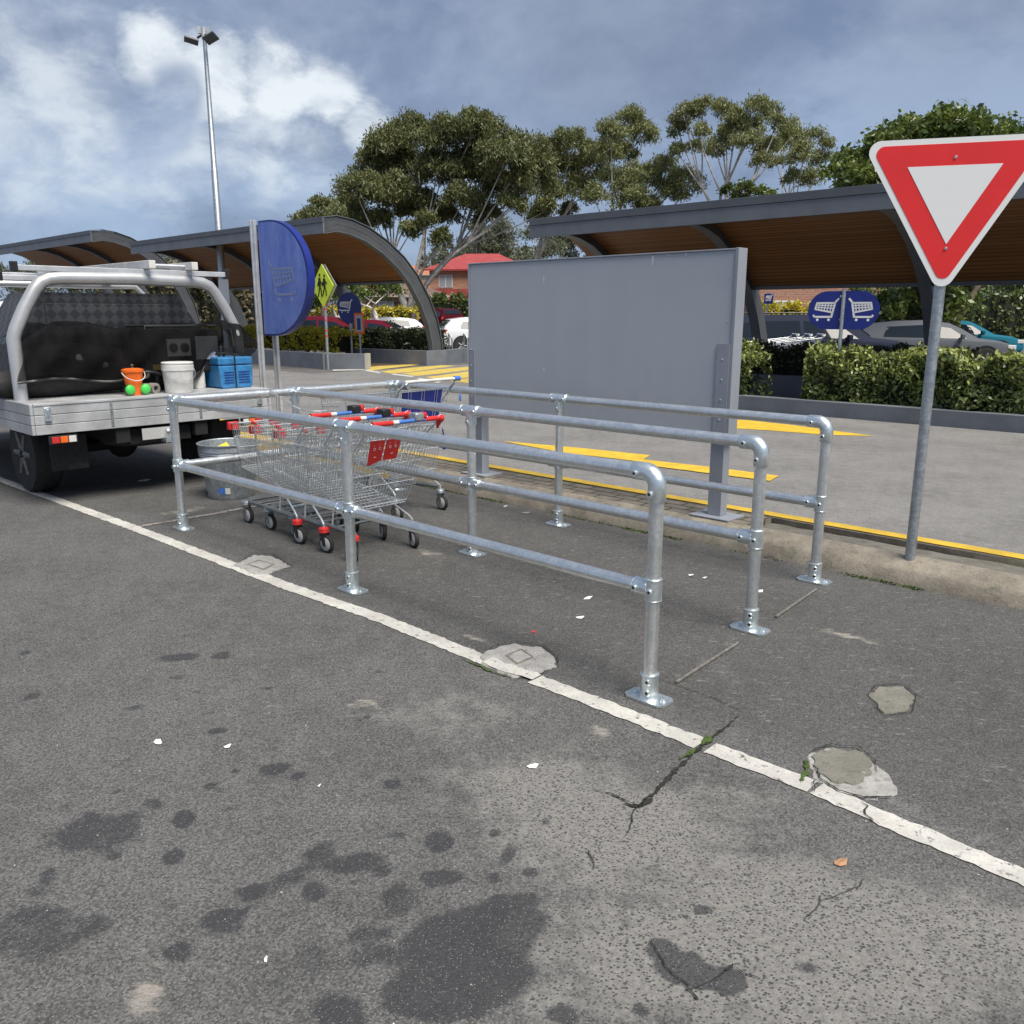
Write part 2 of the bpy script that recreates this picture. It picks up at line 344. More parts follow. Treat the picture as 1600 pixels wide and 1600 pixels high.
M['paper'] = pmat('paper', (.78, .79, .79), .8, var=.06, vscale=30)
M['leaf_brown'] = pmat('dead_leaf', (.36, .20, .11), .8, var=.25, vscale=40)
M['steel_rod'] = pmat('dull_steel', (.20, .19, .17), .55, .4, var=.3, vscale=30)
M['brick'] = brickmat('house_brick', (.42, .19, .11), (.52, .29, .17), (.45, .36, .28), 1, .46, .17, .02, 'XZ')
M['brick2'] = brickmat('house_brick_red', (.36, .16, .10), (.42, .2, .13), (.38, .3, .25), 1, .46, .17, .02, 'XZ')
M['roof_red'] = brickmat('roof_tile_red', (.33, .05, .055), (.39, .07, .07), (.28, .03, .03), 1, .6, .45, .03)
M['roof_orange'] = brickmat('roof_tile_orange', (.45, .16, .08), (.5, .2, .1), (.3, .1, .05), 1, .6, .45, .03)
M['roof_brown'] = brickmat('roof_tile_brown', (.15, .10, .08), (.2, .13, .1), (.1, .06, .05), 1, .6, .45, .03)
M['grass'] = pmat('grass', (.06, .08, .025), .95, var=.4, vscale=2, col2=(.12, .11, .05))
M['brown_mulch'] = pmat('mulch', (.10, .065, .045), .95, var=.4, vscale=6)
M['render'] = pmat('rendered_wall', (.50, .44, .38), .85, var=.08)
def faded():
    m = bpy.data.materials.new('faded_blue_sign'); m.use_nodes = True; q = NT(m.node_tree); b = m.node_tree.nodes['Principled BSDF']
    tc = q.n('ShaderNodeTexCoord').outputs['Object']
    mp = q.n('ShaderNodeMapping'); mp.inputs['Scale'].default_value = (2.5, 1, .9); q.l(tc, mp.inputs[0])
    c = q.mix(q.ramp(q.noise(mp.outputs[0], 3, 7, .7), .3, .75), (.075, .135, .47), (.17, .245, .58))
    c = q.mix(q.ramp(q.noise(tc, 6, 7, .75), .64, .70), c, (.02, .045, .24))
    mp2 = q.n('ShaderNodeMapping'); mp2.inputs['Scale'].default_value = (9, 1, 1.4); q.l(tc, mp2.inputs[0])
    c = q.mix(q.ramp(q.noise(mp2.outputs[0], 5, 3, .6), .76, .79), c, (.6, .65, .75))
    q.l(c, b.inputs['Base Color']); b.inputs['Roughness'].default_value = .42; return m
M['faded_blue'] = faded()
M['faded_icon'] = pmat('faded_icon', (.21, .255, .42), .5)
def panel_mat():
    m = bpy.data.materials.new('weathered_panel'); m.use_nodes = True; q = NT(m.node_tree); b = m.node_tree.nodes['Principled BSDF']
    tc = q.n('ShaderNodeTexCoord').outputs['Object']
    mp = q.n('ShaderNodeMapping'); mp.inputs['Scale'].default_value = (3, 1, .4); q.l(tc, mp.inputs[0])
    c = q.mix(q.ramp(q.noise(mp.outputs[0], 2, 5, .6), .25, .8), (.375, .40, .435), (.395, .42, .455))
    c = q.mix(q.math('MULTIPLY', q.ramp(q.noise(tc, 2.2, 6, .7), .55, .8), .2), c, (.27, .295, .33))
    c = q.mix(q.ramp(q.noise(tc, 55, 2, .6), .74, .78), c, (.20, .21, .23))
    q.l(c, b.inputs['Base Color']); q.l(q.math('MULTIPLY_ADD', q.noise(tc, 4, 5), .25, .32), b.inputs['Roughness'])
    bp = q.n('ShaderNodeBump', i_Strength=.25, i_Distance=.02); q.l(q.noise(tc, 2.0, 2), bp.inputs['Height']); q.l(bp.outputs[0], b.inputs['Normal']); return m
M['panel'] = panel_mat()
def plate_mat():
    m = bpy.data.materials.new('checker_plate'); m.use_nodes = True; q = NT(m.node_tree); b = m.node_tree.nodes['Principled BSDF']
    tc = q.n('ShaderNodeTexCoord').outputs['Object']
    mp = q.n('ShaderNodeMapping'); mp.inputs['Rotation'].default_value = (R(45), 0, 0); mp.inputs['Scale'].default_value = (1, 1, 1); q.l(tc, mp.inputs[0])
    ck = q.n('ShaderNodeTexChecker', i_Scale=14.0); q.l(mp.outputs[0], ck.inputs[0])
    c = q.mix(ck.outputs['Fac'], (.030, .032, .036), (.060, .063, .07)); q.l(c, b.inputs['Base Color'])
    b.inputs['Roughness'].default_value = .5; b.inputs['Metallic'].default_value = .3; return m
M['plate'] = plate_mat()
def net_mat():
    m = bpy.data.materials.new('shade_net'); m.use_nodes = True; q = NT(m.node_tree); b = m.node_tree.nodes['Principled BSDF']
    b.inputs['Base Color'].default_value = (.007, .007, .008, 1); b.inputs['Specular IOR Level'].default_value = .1; b.inputs['Roughness'].default_value = .9
    tr = q.n('ShaderNodeBsdfTransparent'); ms = q.n('ShaderNodeMixShader', i_0=.26)
    q.l(b.outputs[0], ms.inputs[1]); q.l(tr.outputs[0], ms.inputs[2]); q.l(ms.outputs[0], m.node_tree.nodes['Material Output'].inputs[0]); return m
M['net'] = net_mat()

# ------------------------------------------------------------------ mesh builder
class MB:
    def __init__(s): s.v = []; s.f = []; s.M = Matrix()
    def add(s, vs, fs):
        o = len(s.v); s.v += [tuple(s.M @ Vector(p)) for p in vs]; s.f += [[i+o for i in f] for f in fs]; return s
    def box(s, a, b):
        (x0, y0, z0), (x1, y1, z1) = a, b
        s.add([(x0,y0,z0),(x1,y0,z0),(x1,y1,z0),(x0,y1,z0),(x0,y0,z1),(x1,y0,z1),(x1,y1,z1),(x0,y1,z1)],
              [(0,3,2,1),(4,5,6,7),(0,1,5,4),(1,2,6,5),(2,3,7,6),(3,0,4,7)]); return s
    def cbox(s, c, d): return s.box([c[i]-d[i]/2 for i in range(3)], [c[i]+d[i]/2 for i in range(3)])
    def tube(s, pts, r, n=8, caps=True, closed=False):
        pts = [Vector(p) for p in pts]; k = len(pts); rs = r if isinstance(r, (list, tuple)) else [r]*k
        rings = []; prev = None
        for i, p in enumerate(pts):
            if closed: d = pts[(i+1) % k]-pts[i-1]
            else: d = (pts[min(i+1, k-1)]-pts[max(i-1, 0)])
            if d.length < 1e-9: d = Vector((0, 0, 1))
            d.normalize()
            if prev is None:
                a = Vector((0, 0, 1)) if abs(d.z) < .9 else Vector((1, 0, 0)); x = d.cross(a).normalized()
            else:
                x = prev-d*prev.dot(d)
                x = x.normalized() if x.length > 1e-6 else d.orthogonal().normalized()
            prev = x; y = d.cross(x)
            rings.append([p+(x*math.cos(2*math.pi*j/n)+y*math.sin(2*math.pi*j/n))*rs[i] for j in range(n)])
        vs = [q for ring in rings for q in ring]; fs = []
        for i in range(k if closed else k-1):
            a, b = i*n, ((i+1) % k)*n
            for j in range(n): fs.append((a+j, a+(j+1) % n, b+(j+1) % n, b+j))
        if caps and not closed: fs.append(tuple(range(n-1, -1, -1))); fs.append(tuple(range((k-1)*n, k*n)))
        return s.add(vs, fs)
    def cyl(s, a, b, r, r2=None, n=16): return s.tube([a, b], [r, r if r2 is None else r2], n)
    def lathe(s, prof, n=24, at=(0,0,0), axis='Z', closed=False):
        A = Vector(at); vs = []; k = len(prof)
        for r, z in prof:
            for j in range(n):
                c, q = math.cos(2*math.pi*j/n)*r, math.sin(2*math.pi*j/n)*r
                vs.append(A+Vector((c, q, z) if axis == 'Z' else (z, c, q) if axis == 'X' else (c, z, q)))
        fs = [(i*n+j, i*n+(j+1) % n, ((i+1) % k)*n+(j+1) % n, ((i+1) % k)*n+j) for i in range(k if closed else k-1) for j in range(n)]
        if not closed: fs += [tuple(range(n)), tuple(range((k-1)*n, k*n))]
        return s.add(vs, fs)
    def prism(s, poly, z0, z1, fr=lambda x, y, z: (x, y, z)):
        n = len(poly)
        return s.add([fr(x, y, z0) for x, y in poly]+[fr(x, y, z1) for x, y in poly],
              [tuple(range(n-1, -1, -1)), tuple(range(n, 2*n))]+[(i, (i+1) % n, n+(i+1) % n, n+i) for i in range(n)])
    def ball(s, c, r, n=12, sc=(1,1,1)):
        pr = [(max(.0001, math.sin(math.pi*i/n))*r, -math.cos(math.pi*i/n)*r) for i in range(n+1)]
        old = s.M; s.M = s.M @ Matrix.Translation(c) @ Matrix.Diagonal((*sc, 1)); s.lathe(pr, n*2); s.M = old; return s
    def build(s, name, mat, parent=None, smooth=40, bevel=0, col=None):
        me = bpy.data.meshes.new(name); me.from_pydata(s.v, [], s.f)
        bm = bmesh.new(); bm.from_mesh(me)
        if any(len(e.link_faces) < 2 for e in bm.edges):      # open sheets: keep, but turn level ones upwards
            bmesh.ops.recalc_face_normals(bm, faces=bm.faces)
            up = sum(f.normal.z*f.calc_area() for f in bm.faces) > 0
            if (name == 'soffit' and up) or name == 'sticker' or (not up and (name == 'ground' or max(v.co.z for v in bm.verts)-min(v.co.z for v in bm.verts) < .06)): bmesh.ops.reverse_faces(bm, faces=bm.faces)
        else: bmesh.ops.recalc_face_normals(bm, faces=bm.faces)
        bm.to_mesh(me); bm.free()
        me.materials.append(mat)
        if smooth:
            me.polygons.foreach_set('use_smooth', [True]*len(me.polygons)); me.set_sharp_from_angle(angle=R(smooth))
        me.validate(); me.update()
        o = bpy.data.objects.new(name, me); COL.objects.link(o)
        if parent: o.parent = parent
        if bevel:
            b = o.modifiers.new('bevel', 'BEVEL'); b.width = bevel; b.segments = 2; b.limit_method = 'ANGLE'; b.angle_limit = R(50)
        return o
def tag(o, label, cat, group=None, kind=None):
    if label: o['label'] = label
    if cat: o['category'] = cat
    if group: o['group'] = group
    if kind: o['kind'] = kind
    return o
def thing(name, label, cat, loc=(0,0,0), rz=0, group=None):
    o = bpy.data.objects.new(name, None); COL.objects.link(o); o.location = loc; o.rotation_euler = (0, 0, rz); o.empty_display_size = .1
    return tag(o, label, cat, group)
def struct(o): o['kind'] = 'structure'; return o
def copy_tree(o, parent=None):
    c = o.copy(); COL.objects.link(c); c.parent = parent
    for ch in list(o.children): copy_tree(ch, c)
    return c
def sheet(name, pts, mat, z=None):        # flat marking from ground points, laid just above what it lies on
    mb = MB(); mb.add([(p[0], p[1], p[2] if z is None else z) for p in pts], [tuple(range(len(pts)))])
    return struct(mb.build(name, mat, None, 0))

def rag(pts, amp, step=.03, closed=True):
    """subdivide an outline and make it irregular"""
    out = []; n = len(pts)
    for i in range(n if closed else n-1):
        a, b = Vector(pts[i][:2]), Vector(pts[(i+1) % n][:2]); L = (b-a).length; k = max(1, int(L/step))
        nr = Vector((-(b-a).y, (b-a).x)).normalized() if L > 1e-6 else Vector((0, 0))
        for j in range(k):
            p = a.lerp(b, j/k); out.append(p+nr*random.uniform(-amp, amp))
    return out

# leaf clouds ------------------------------------------------------
def leaf_mesh(name, pts, size, mat, parent, aspect=2.2, droop=0.0, up=0.0, jit=.4):
    n = len(pts); pts = np.asarray(pts, float)
    a = rng.normal(size=(n, 3)); a[:, 2] -= droop; a[:, 2] += up
    a /= np.linalg.norm(a, axis=1)[:, None]
    b = np.cross(a, rng.normal(size=(n, 3))); b /= np.linalg.norm(b, axis=1)[:, None]+1e-9
    L = size*(1+jit*rng.uniform(-1, 1, n))[:, None]; Wd = L/aspect
    V = np.stack([pts-a*L/2, pts+b*Wd/2, pts+a*L/2, pts-b*Wd/2], 1).reshape(-1, 3)
    me = bpy.data.meshes.new(name); me.vertices.add(4*n); me.vertices.foreach_set('co', V.ravel())
    me.loops.add(4*n); me.loops.foreach_set('vertex_index', np.arange(4*n, dtype=np.int32))
    me.polygons.add(n); me.polygons.foreach_set('loop_start', np.arange(0, 4*n, 4, dtype=np.int32))
    me.update(calc_edges=True); me.materials.append(mat)
    o = bpy.data.objects.new(name, me); COL.objects.link(o); o.parent = parent
    return o
def ballpts(n, c, r, sq=.75):
    d = rng.normal(size=(n, 3)); d /= np.linalg.norm(d, axis=1)[:, None]
    return np.array(c)+d*(r*rng.uniform(.0, 1, n)[:, None]**.5)*np.array([1, 1, sq])

def tree(name, label, base, lobes, mat, bark, leaf=.3, dens=1.0, fork=.35, trunk=.35, group=None, sub=9, aspect=2.6, droop=.6, subr=.36, limb=1.0, cat='tree', lean=(0, 0)):
    """lobes: world (x,y,z,r). trunk and limbs run to every lobe, leaves gather in small clumps over each lobe"""
    B = Vector(base); root = thing(name, label, cat, B, 0, group)
    L = [(Vector(l[:3])-B, l[3]) for l in lobes]
    top = sum((l[0] for l in L), Vector())/len(L)
    zf = min(l[0].z for l in L)*fork
    fk = Vector((top.x*.25+lean[0], top.y*.25+lean[1], max(zf, .6)))
    tk = MB(); tk.tube([(0, 0, -.1), (fk.x*.3, fk.y*.3, fk.z*.4), fk], [trunk*1.25, trunk, trunk*.85], 10)
    # main limbs: group lobes by bearing
    k = max(2, min(6, len(L)//3+1)); cent = [L[int(i*len(L)/k)][0] for i in range(k)]
    for _ in range(5):
        grp = [[] for _ in cent]
        for l in L: grp[min(range(len(cent)), key=lambda i: (l[0]-cent[i]).length)].append(l)
        cent = [sum((l[0] for l in g_), Vector())/len(g_) if g_ else c for g_, c in zip(grp, cent)]
    def bez(a, b, c, n=7): return [a*(1-u)**2+b*2*u*(1-u)+c*u*u for u in [i/n for i in range(n+1)]]
    allp = []
    for g_, c in zip(grp, cent):
        if not g_: continue
        end = fk.lerp(c, .55)+Vector((0, 0, -.03*c.z))
        mid = fk.lerp(end, .45)+Vector((random.uniform(-.3, .3), random.uniform(-.3, .3), (end-fk).length*.18))
        r0 = trunk*.62*limb
        tk.tube(bez(fk, mid, end), [r0*(1-.5*i/7) for i in range(8)], 7)
        for lc, lr in g_:
            m2 = end.lerp(lc, .5)+Vector((random.uniform(-.1, .1)*lr, random.uniform(-.1, .1)*lr, -(lc-end).length*.08))
            tk.tube(bez(end, m2, lc-Vector((0, 0, lr*.3)), 5), [r0*.42*(1-.6*i/5) for i in range(6)], 5)
            for j in range(sub):
                th, ph = random.uniform(0, 2*math.pi), random.uniform(-.35, 1.0)
                rr = lr*random.uniform(.55, .95)
                q = lc+Vector((math.cos(th)*rr*math.cos(ph*1.4), math.sin(th)*rr*math.cos(ph*1.4), rr*math.sin(ph*1.5)*.75))
                if j % 2 == 0: tk.tube([lc-Vector((0, 0, lr*.3)), lc.lerp(q, .5)-Vector((0, 0, lr*.06)), q], [r0*.13, r0*.09, r0*.05], 4, caps=False)
                nl = int(dens*29*(lr*subr/leaf)**2*random.uniform(.5, 1.5))+8
                rs_ = lr*subr*random.uniform(.8, 1.45); bp_ = ballpts(nl, q, rs_, .62); bp_[:, 2] -= .35*((bp_[:, 0]-q.x)**2+(bp_[:, 1]-q.y)**2)/max(rs_, .01)
                bp_ += rng.normal(0, leaf*.45, bp_.shape); allp.append(bp_)
    tk.build('trunk', bark, root, 60)
    leaf_mesh('crown', np.concatenate(allp), leaf, mat, root, aspect, droop)
    return root

# ------------------------------------------------------------------ ground, road, markings
def gheight(x, y):
    d = math.hypot(x*.6, y); return 0 if d < 46 else (d-46)*.0155
def ground_sheet():
    mb = MB(); xs = [-400,-200,-120,-80,-60,-45,-32,-22,-14,-7,0,7,14,22,32,45,60,80,120,200,400]
    ys = [-30,-10,0,10,20,30,40,46,52,60,70,80,95,110,140,180,250,400,700]
    vs = [(x, y, -.008+gheight(x, y)) for y in ys for x in xs]; n = len(xs)
    fs = [(j*n+i, j*n+i+1, (j+1)*n+i+1, (j+1)*n+i) for j in range(len(ys)-1) for i in range(n-1)]
    mb.add(vs, fs); return struct(mb.build('ground', M['asphalt_far'], None, 60))
ground_sheet()

# near parking bay surface with worn and stained areas
def near_ground():
    st = .018; x = np.arange(-6.2, 5.2, st); y = np.arange(.3, 9.6, st); X, Y = np.meshgrid(x, y); n, m = len(y), len(x)
    def vn(sc):            # smooth value noise on the grid
        gx, gy = (X-x[0])/sc, (Y-y[0])/sc; g_ = rng.uniform(-1, 1, (int(gy.max())+3, int(gx.max())+3))
        i0, j0 = gy.astype(int), gx.astype(int); fy, fx = gy-i0, gx-j0; fy, fx = fy*fy*(3-2*fy), fx*fx*(3-2*fx)
        return (g_[i0, j0]*(1-fx)+g_[i0, j0+1]*fx)*(1-fy)+(g_[i0+1, j0]*(1-fx)+g_[i0+1, j0+1]*fx)*fy
    WX = vn(.25)*.035+vn(.10)*.022+vn(.05)*.012; WY = vn(.25)*.035+vn(.10)*.022+vn(.05)*.012
    def sd(px, py, rx, ry, ang=0, edge=.35):      # soft ellipse: pixel centre, radii in metres
        c = G(px, py); kk = min(1.0, (rx+ry)/.14); dx, dy = X-c.x+WX*kk, Y-c.y+WY*kk; ca, sa = math.cos(ang), math.sin(ang)
        u_, v_ = (dx*ca+dy*sa)/rx, (-dx*sa+dy*ca)/ry; r = np.sqrt(u_*u_+v_*v_)
        return np.clip((1+edge-r)/(2*edge), 0, 1)
    stain = np.zeros_like(X)
    def add(*a, k=1.0, **kw):
        nonlocal stain; stain = np.maximum(stain, sd(*a, **kw)*k)
    add(735,1490,.175,.18, edge=.22); add(700,1540,.15,.12, edge=.25); add(790,1450,.11,.12, edge=.3); add(610,1490,.09,.06, k=.6, edge=.5)
    add(680,1312,.045,.05); add(556,1357,.10,.055, .2, k=.8); add(500,1340,.07,.07, k=.7); add(460,1375,.13,.06, .5, k=.65, edge=.6)
    add(384,1402,.05,.05, k=.85); add(490,1400,.04,.05, k=.8); add(338,1450,.06,.055, k=.8); add(276,1338,.05,.055, k=.95); add(292,1281,.045,.05, k=1)
    add(436,1198,.05,.05, k=.9); add(470,1212,.03,.03, k=.8); add(612,1224,.03,.035, k=1); add(330,1227,.028,.03, k=.8); add(370,1203,.018,.02, k=.9)
    add(245,1262,.05,.04, k=.6); add(338,1027,.05,.05, k=.8); add(270,1030,.09,.05, k=.7); add(278,1060,.04,.03, k=.6); add(340,1141,.04,.03, k=.75)
    add(420,1075,.03,.02, k=.7); add(574,1120,.018,.015, k=.9); add(650,1215,.05,.03, k=.5); add(690,1365,.06,.035, k=.9); add(668,1370,.03,.04, k=.8)
    add(772,1371,.025,.025, k=.9); add(774,1301,.022,.022, k=.9); add(795,1335,.03,.07, -.4, k=.65); add(832,1363,.032,.028, k=.8); add(835,1405,.04,.03, k=.75)
    add(620,1406,.055,.07, k=.7); add(573,1470,.06,.05, k=.6); add(480,1510,.07,.06, k=.55); add(600,1458,.03,.02, k=.7); add(520,1585,.09,.05, k=.75); add(280,1492,.045,.035, k=.85)
    add(1097,1422,.028,.018, k=1); add(1062,1500,.075,.055, -.5, k=1, edge=.2); add(1035,1475,.045,.04, k=.9, edge=.2); add(1148,1530,.05,.045, .3, k=1, edge=.2); add(1100,1520,.05,.04, k=.95, edge=.2)
    add(880,1582,.05,.04, k=.9); add(1003,1573,.022,.022, k=.9); add(975,1440,.03,.03, k=.55); add(985,1415,.025,.02, k=.5); add(960,1360,.02,.02, k=.5); add(1000,1350,.03,.02, k=.4)
    add(1270,1515,.03,.025, k=.7); add(640,1395,.2,.3, .4, k=.33, edge=1); add(430,1540,.25,.12, k=.4, edge=.9)
    for _ in range(70):
        px, py = random.uniform(0, 900), random.uniform(960, 1580); r = random.choice([.012, .018, .025, .035])
        add(px, py, r*random.uniform(.8, 1.6), r, random.uniform(0, 3), k=random.uniform(.4, .72))
    add(150,1300,.16,.12, .3, k=.7); add(60,1450,.2,.1, k=.6)
    add(420,765,.8,.5, k=.35, edge=.9)
    worn = np.zeros_like(X)
    for a, k in (((980,1290,.55,.30,.2),1),((1250,1420,.5,.36,0),1),((1050,1480,.42,.25,0),1),((850,1230,.34,.26,.2),.85),((700,1110,.34,.22,.3),.7),((1340,1540,.4,.2,0),1),((1480,1400,.3,.4,0),.8),((900,1560,.3,.1,0),.7)):
        worn = np.maximum(worn, sd(*a, edge=.75)*k)
    worn *= 1-np.clip(sd(1400,1340,.35,.14,-.3, edge=.7), 0, 1)*.7
    scuff = np.zeros_like(X)
    for a, k in (((742,998,.12,.03,-.7),.9),((575,1100,.10,.03,-.5),.9),((560,1105,.05,.05,0),.7),((935,1142,.05,.06,0),.95),((430,1097,.13,.02,-.4),.7),((1330,995,.18,.04,-.75),1),
                 ((675,865,.2,.06,-.7),.8),((1200,1018,.2,.02,-.75),.55),((1110,1000,.25,.03,-.75),.6),((960,1005,.1,.02,-.7),.6),((280,800,.3,.1,.76),.75),((235,1560,.05,.07,0),.9),((262,1520,.04,.05,0),.6),
                 ((640,790,.3,.06,.7),.6),((1180,1150,.1,.03,0),.6),((1120,1050,.12,.03,0),.6),((1390,1050,.2,.05,-.7),.5),((300,860,.3,.05,-.8),.5),((1060,1060,.1,.05,0),.5),((1045,1105,.14,.06,-.7),.4)):
        scuff = np.maximum(scuff, sd(*a, edge=.8)*k)
    S = (X-O.x)*U.x+(Y-O.y)*U.y; T = (X-O.x)*N.x+(Y-O.y)*N.y
    bay = np.clip((T+.1)/.2, 0, 1)
    edge = np.clip(np.minimum.reduce([X-x[0], x[-1]-X, Y-y[0]+.4, y[-1]-Y])/.5, 0, 1)
    me = bpy.data.meshes.new('parking_lot'); V = np.stack([X, Y, np.zeros_like(X)], -1).reshape(-1, 3)
    me.vertices.add(n*m); me.vertices.foreach_set('co', V.ravel())
    i = np.arange(n*m).reshape(n, m); q = np.stack([i[:-1, :-1], i[:-1, 1:], i[1:, 1:], i[1:, :-1]], -1).reshape(-1, 4)
    me.loops.add(q.size); me.loops.foreach_set('vertex_index', q.ravel().astype(np.int32))
    me.polygons.add(len(q)); me.polygons.foreach_set('loop_start', np.arange(0, q.size, 4, dtype=np.int32)); me.update(calc_edges=True)
    for nm, A in (('stain', stain), ('worn', worn), ('scuff', scuff), ('bay', bay)):
        at = me.attributes.new(nm, 'FLOAT', 'POINT'); at.data.foreach_set('value', (A*edge).ravel().astype(np.float32))
    me.materials.append(M['asphalt']); o = bpy.data.objects.new('parking_lot', me); COL.objects.link(o); return struct(o)
near_ground()

def strip(name, pts, wid, mat, z, amp=.006, step=.03):
    L = [Vector(p[:2]) for p in pts]; mb = MB(); left = []; right = []
    dense = []
    for a, b in zip(L[:-1], L[1:]):
        k = max(1, int((b-a).length/step))
        for j in range(k): dense.append((a.lerp(b, j/k), (b-a).normalized()))
    dense.append((L[-1], (L[-1]-L[-2]).normalized()))
    for i, (p, d) in enumerate(dense):
        nr = Vector((-d.y, d.x)); w_ = wid/2
        left.append(p+nr*(w_+random.uniform(-amp, amp))); right.append(p-nr*(w_+random.uniform(-amp, amp)))
    k = len(left); mb.add([(*p, z) for p in left]+[(*p, z) for p in right], [(i, k+i, k+i+1, i+1) for i in range(k-1)])
    return struct(mb.build(name, mat, None, 0))
strip('bay_line', [G(-60,728), G(200,822), G(450,917), G(600,969), G(762,1034)], .096, M['white_line'], .004, .006)
strip('bay_line', [G(760,1035), G(838,1062)], .075, M['white_line'], .0115, .012)
strip('bay_line', [G(836,1062), G(970,1113), G(1095,1163)], .092, M['white_line'], .004, .007)
strip('bay_line', [G(1110,1169), G(1190,1200), G(1270,1229)], .092, M['white_line'], .004, .007)
strip('bay_line', [G(1276,1233), G(1400,1288), G(1600,1372), G(1700,1420)], .090, M['white_line'], .004, .007)
strip('bay_end_line', [W(-.31,-.2), W(-.30,.4), W(-.32,1.2), W(-.32,2.2)], .05, M['thin_line'], .004, .012)

# concrete patches round service covers
def patch(name, label, outline, mat, cover=None, z=.009):
    r_ = thing(name, label, 'concrete patch', sum((G(*p) for p in outline), Vector())/len(outline))
    pts = rag([G(*p) for p in outline], .011, .022); c = r_.location
    mb = MB(); n = len(pts); zt = z
    mb.add([(p[0]-c.x, p[1]-c.y, .0015) for p in pts]+[((p[0]-c.x)*.97, (p[1]-c.y)*.97, zt) for p in pts], [tuple(range(n, 2*n))]+[(i, (i+1) % n, n+(i+1) % n, n+i) for i in range(n)])
    mb.build('slab', mat, r_, 0)
    if cover:
        q = [G(*p) for p in cover]; q = [Vector((p.x-c.x, p.y-c.y, 0)) for p in q]
        cc = sum(q, Vector())/4; mb = MB()
        mb.add([(*(cc+(p-cc)*1.12)[:2], zt+.001) for p in q]+[(*(cc+(p-cc)*1.12)[:2], zt+.003) for p in q]+[(*p[:2], zt+.003) for p in q]+[(*p[:2], zt+.001) for p in q],
               [(4+i, 4+(i+1) % 4, 8+(i+1) % 4, 8+i) for i in range(4)]+[(i, (i+1) % 4, 4+(i+1) % 4, 4+i) for i in range(4)]+[(8+i, 8+(i+1) % 4, 12+(i+1) % 4, 12+i) for i in range(4)])
        mb.build('frame', M['kerb'], r_, 0)
        mb = MB(); mb.add([(*(cc+(p-cc)*.93)[:2], zt+.0025) for p in q], [(0, 1, 2, 3)]); mb.build('cover', M['patch'], r_, 0)
    return r_
patch('service_cover', 'pale concrete surround with small square cover, cut across by the white line', [(752,1024),(775,1014),(803,1008),(845,1014),(868,1028),(868,1042),(843,1053),(800,1060),(752,1040)], M['patch'], [(792,1027),(815,1018),(832,1030),(808,1040)])
patch('service_cover', 'grey concrete cover patch on the ground left of the middle near post', [(365,884),(398,869),(425,870),(453,886),(420,897),(400,899)], M['patch'], [(388,884),(405,878),(428,884),(412,892)])
patch('mortar_patch', 'round brown-grey mortar patch beside the right end of the white line', [(1268,1180),(1300,1172),(1348,1178),(1365,1200),(1350,1226),(1310,1228),(1275,1210)], M['patch_wet'], z=.010)
patch('concrete_apron', 'pale broken concrete around the mortar patch by the white line', [(1262,1180),(1300,1170),(1345,1182),(1395,1215),(1398,1240),(1360,1252),(1310,1236),(1275,1222)], M['patch'], z=.005)
patch('mortar_patch', 'small mortar patch on the asphalt at the right, far from the line', [(1356,1088),(1375,1076),(1410,1074),(1430,1090),(1420,1112),(1380,1116)], M['patch_wet'], z=.007)

def crack(pts, w0, w1, mat='crack', z=.0065, amp=.35):
    P_ = [G(*p) for p in pts]; dense = []
    for a, b in zip(P_[:-1], P_[1:]):
        k = max(2, int((b-a).length/.012)); dense += [a.lerp(b, j/k) for j in range(k)]
    dense.append(P_[-1]); n = len(dense); L, Rr = [], []
    off = 0
    for i, p in enumerate(dense):
        d = (dense[min(i+1, n-1)]-dense[max(i-1, 0)]).normalized(); nr = Vector((-d.y, d.x, 0)); off = off*.8+random.uniform(-1, 1)*.004
        wd = (w0+(w1-w0)*i/n)*(1+random.uniform(-amp, amp))*(1-.8*abs(2*i/n-1)**4)
        q = p+nr*off; L.append(q+nr*wd/2); Rr.append(q-nr*wd/2)
    mb = MB(); mb.add([(p.x, p.y, z) for p in L]+[(p.x, p.y, z) for p in Rr], [(i, n+i, n+i+1, i+1) for i in range(n-1)])
    return struct(mb.build('crack' if mat == 'crack' else 'moss', M[mat], None, 0))
crack([(990,1268),(1025,1240),(1055,1205),(1085,1175),(1102,1160),(1130,1138),(1155,1120)], .017, .008, amp=.9)
crack([(975,1258),(1000,1262),(1020,1250)], .012, .02, amp=.7)
crack([(922,1235),(955,1243),(990,1262)], .003, .008, amp=.7)
crack([(990,1268),(985,1290),(975,1310)], .006, .002)
crack([(1030,1062),(1060,1073),(1110,1090),(1145,1105),(1162,1112)], .004, .004)
crack([(1062,1190),(1078,1180),(1090,1172)], .012, .014, 'moss', .0085, .6)
crack([(1095,1166),(1104,1160),(1110,1152)], .028, .03, 'moss', .0090, .5)
crack([(720,1030),(745,1040),(770,1052),(800,1060)], .008, .014, 'moss', .0066, .8)
crack([(1288,1232),(1275,1224),(1270,1228),(1272,1242)], .004, .003, z=.0135)
crack([(1250,1222),(1262,1208),(1258,1190)], .02, .015, 'moss', .0076, .8)
crack([(1345,1255),(1356,1262),(1352,1275),(1366,1285)], .006, .004, z=.0085)
crack([(1110,1540),(1145,1508),(1130,1520)], .003, .004)
crack([(1150,1515),(1165,1522),(1185,1526)], .004, .003); crack([(1285,1400),(1275,1425),(1258,1440)], .003, .003)
crack([(1280,1410),(1310,1400),(1345,1390),(1352,1375)], .003, .003); crack([(1070,1540),(1085,1552),(1095,1565)], .005, .003)
crack([(918,1330),(925,1345),(930,1360)], .004, .003); crack([(1018,1465),(1040,1515),(1080,1545),(1110,1540)], .003, .004)
crack([(1200,800),(1260,826),(1330,848)], .004, .004)

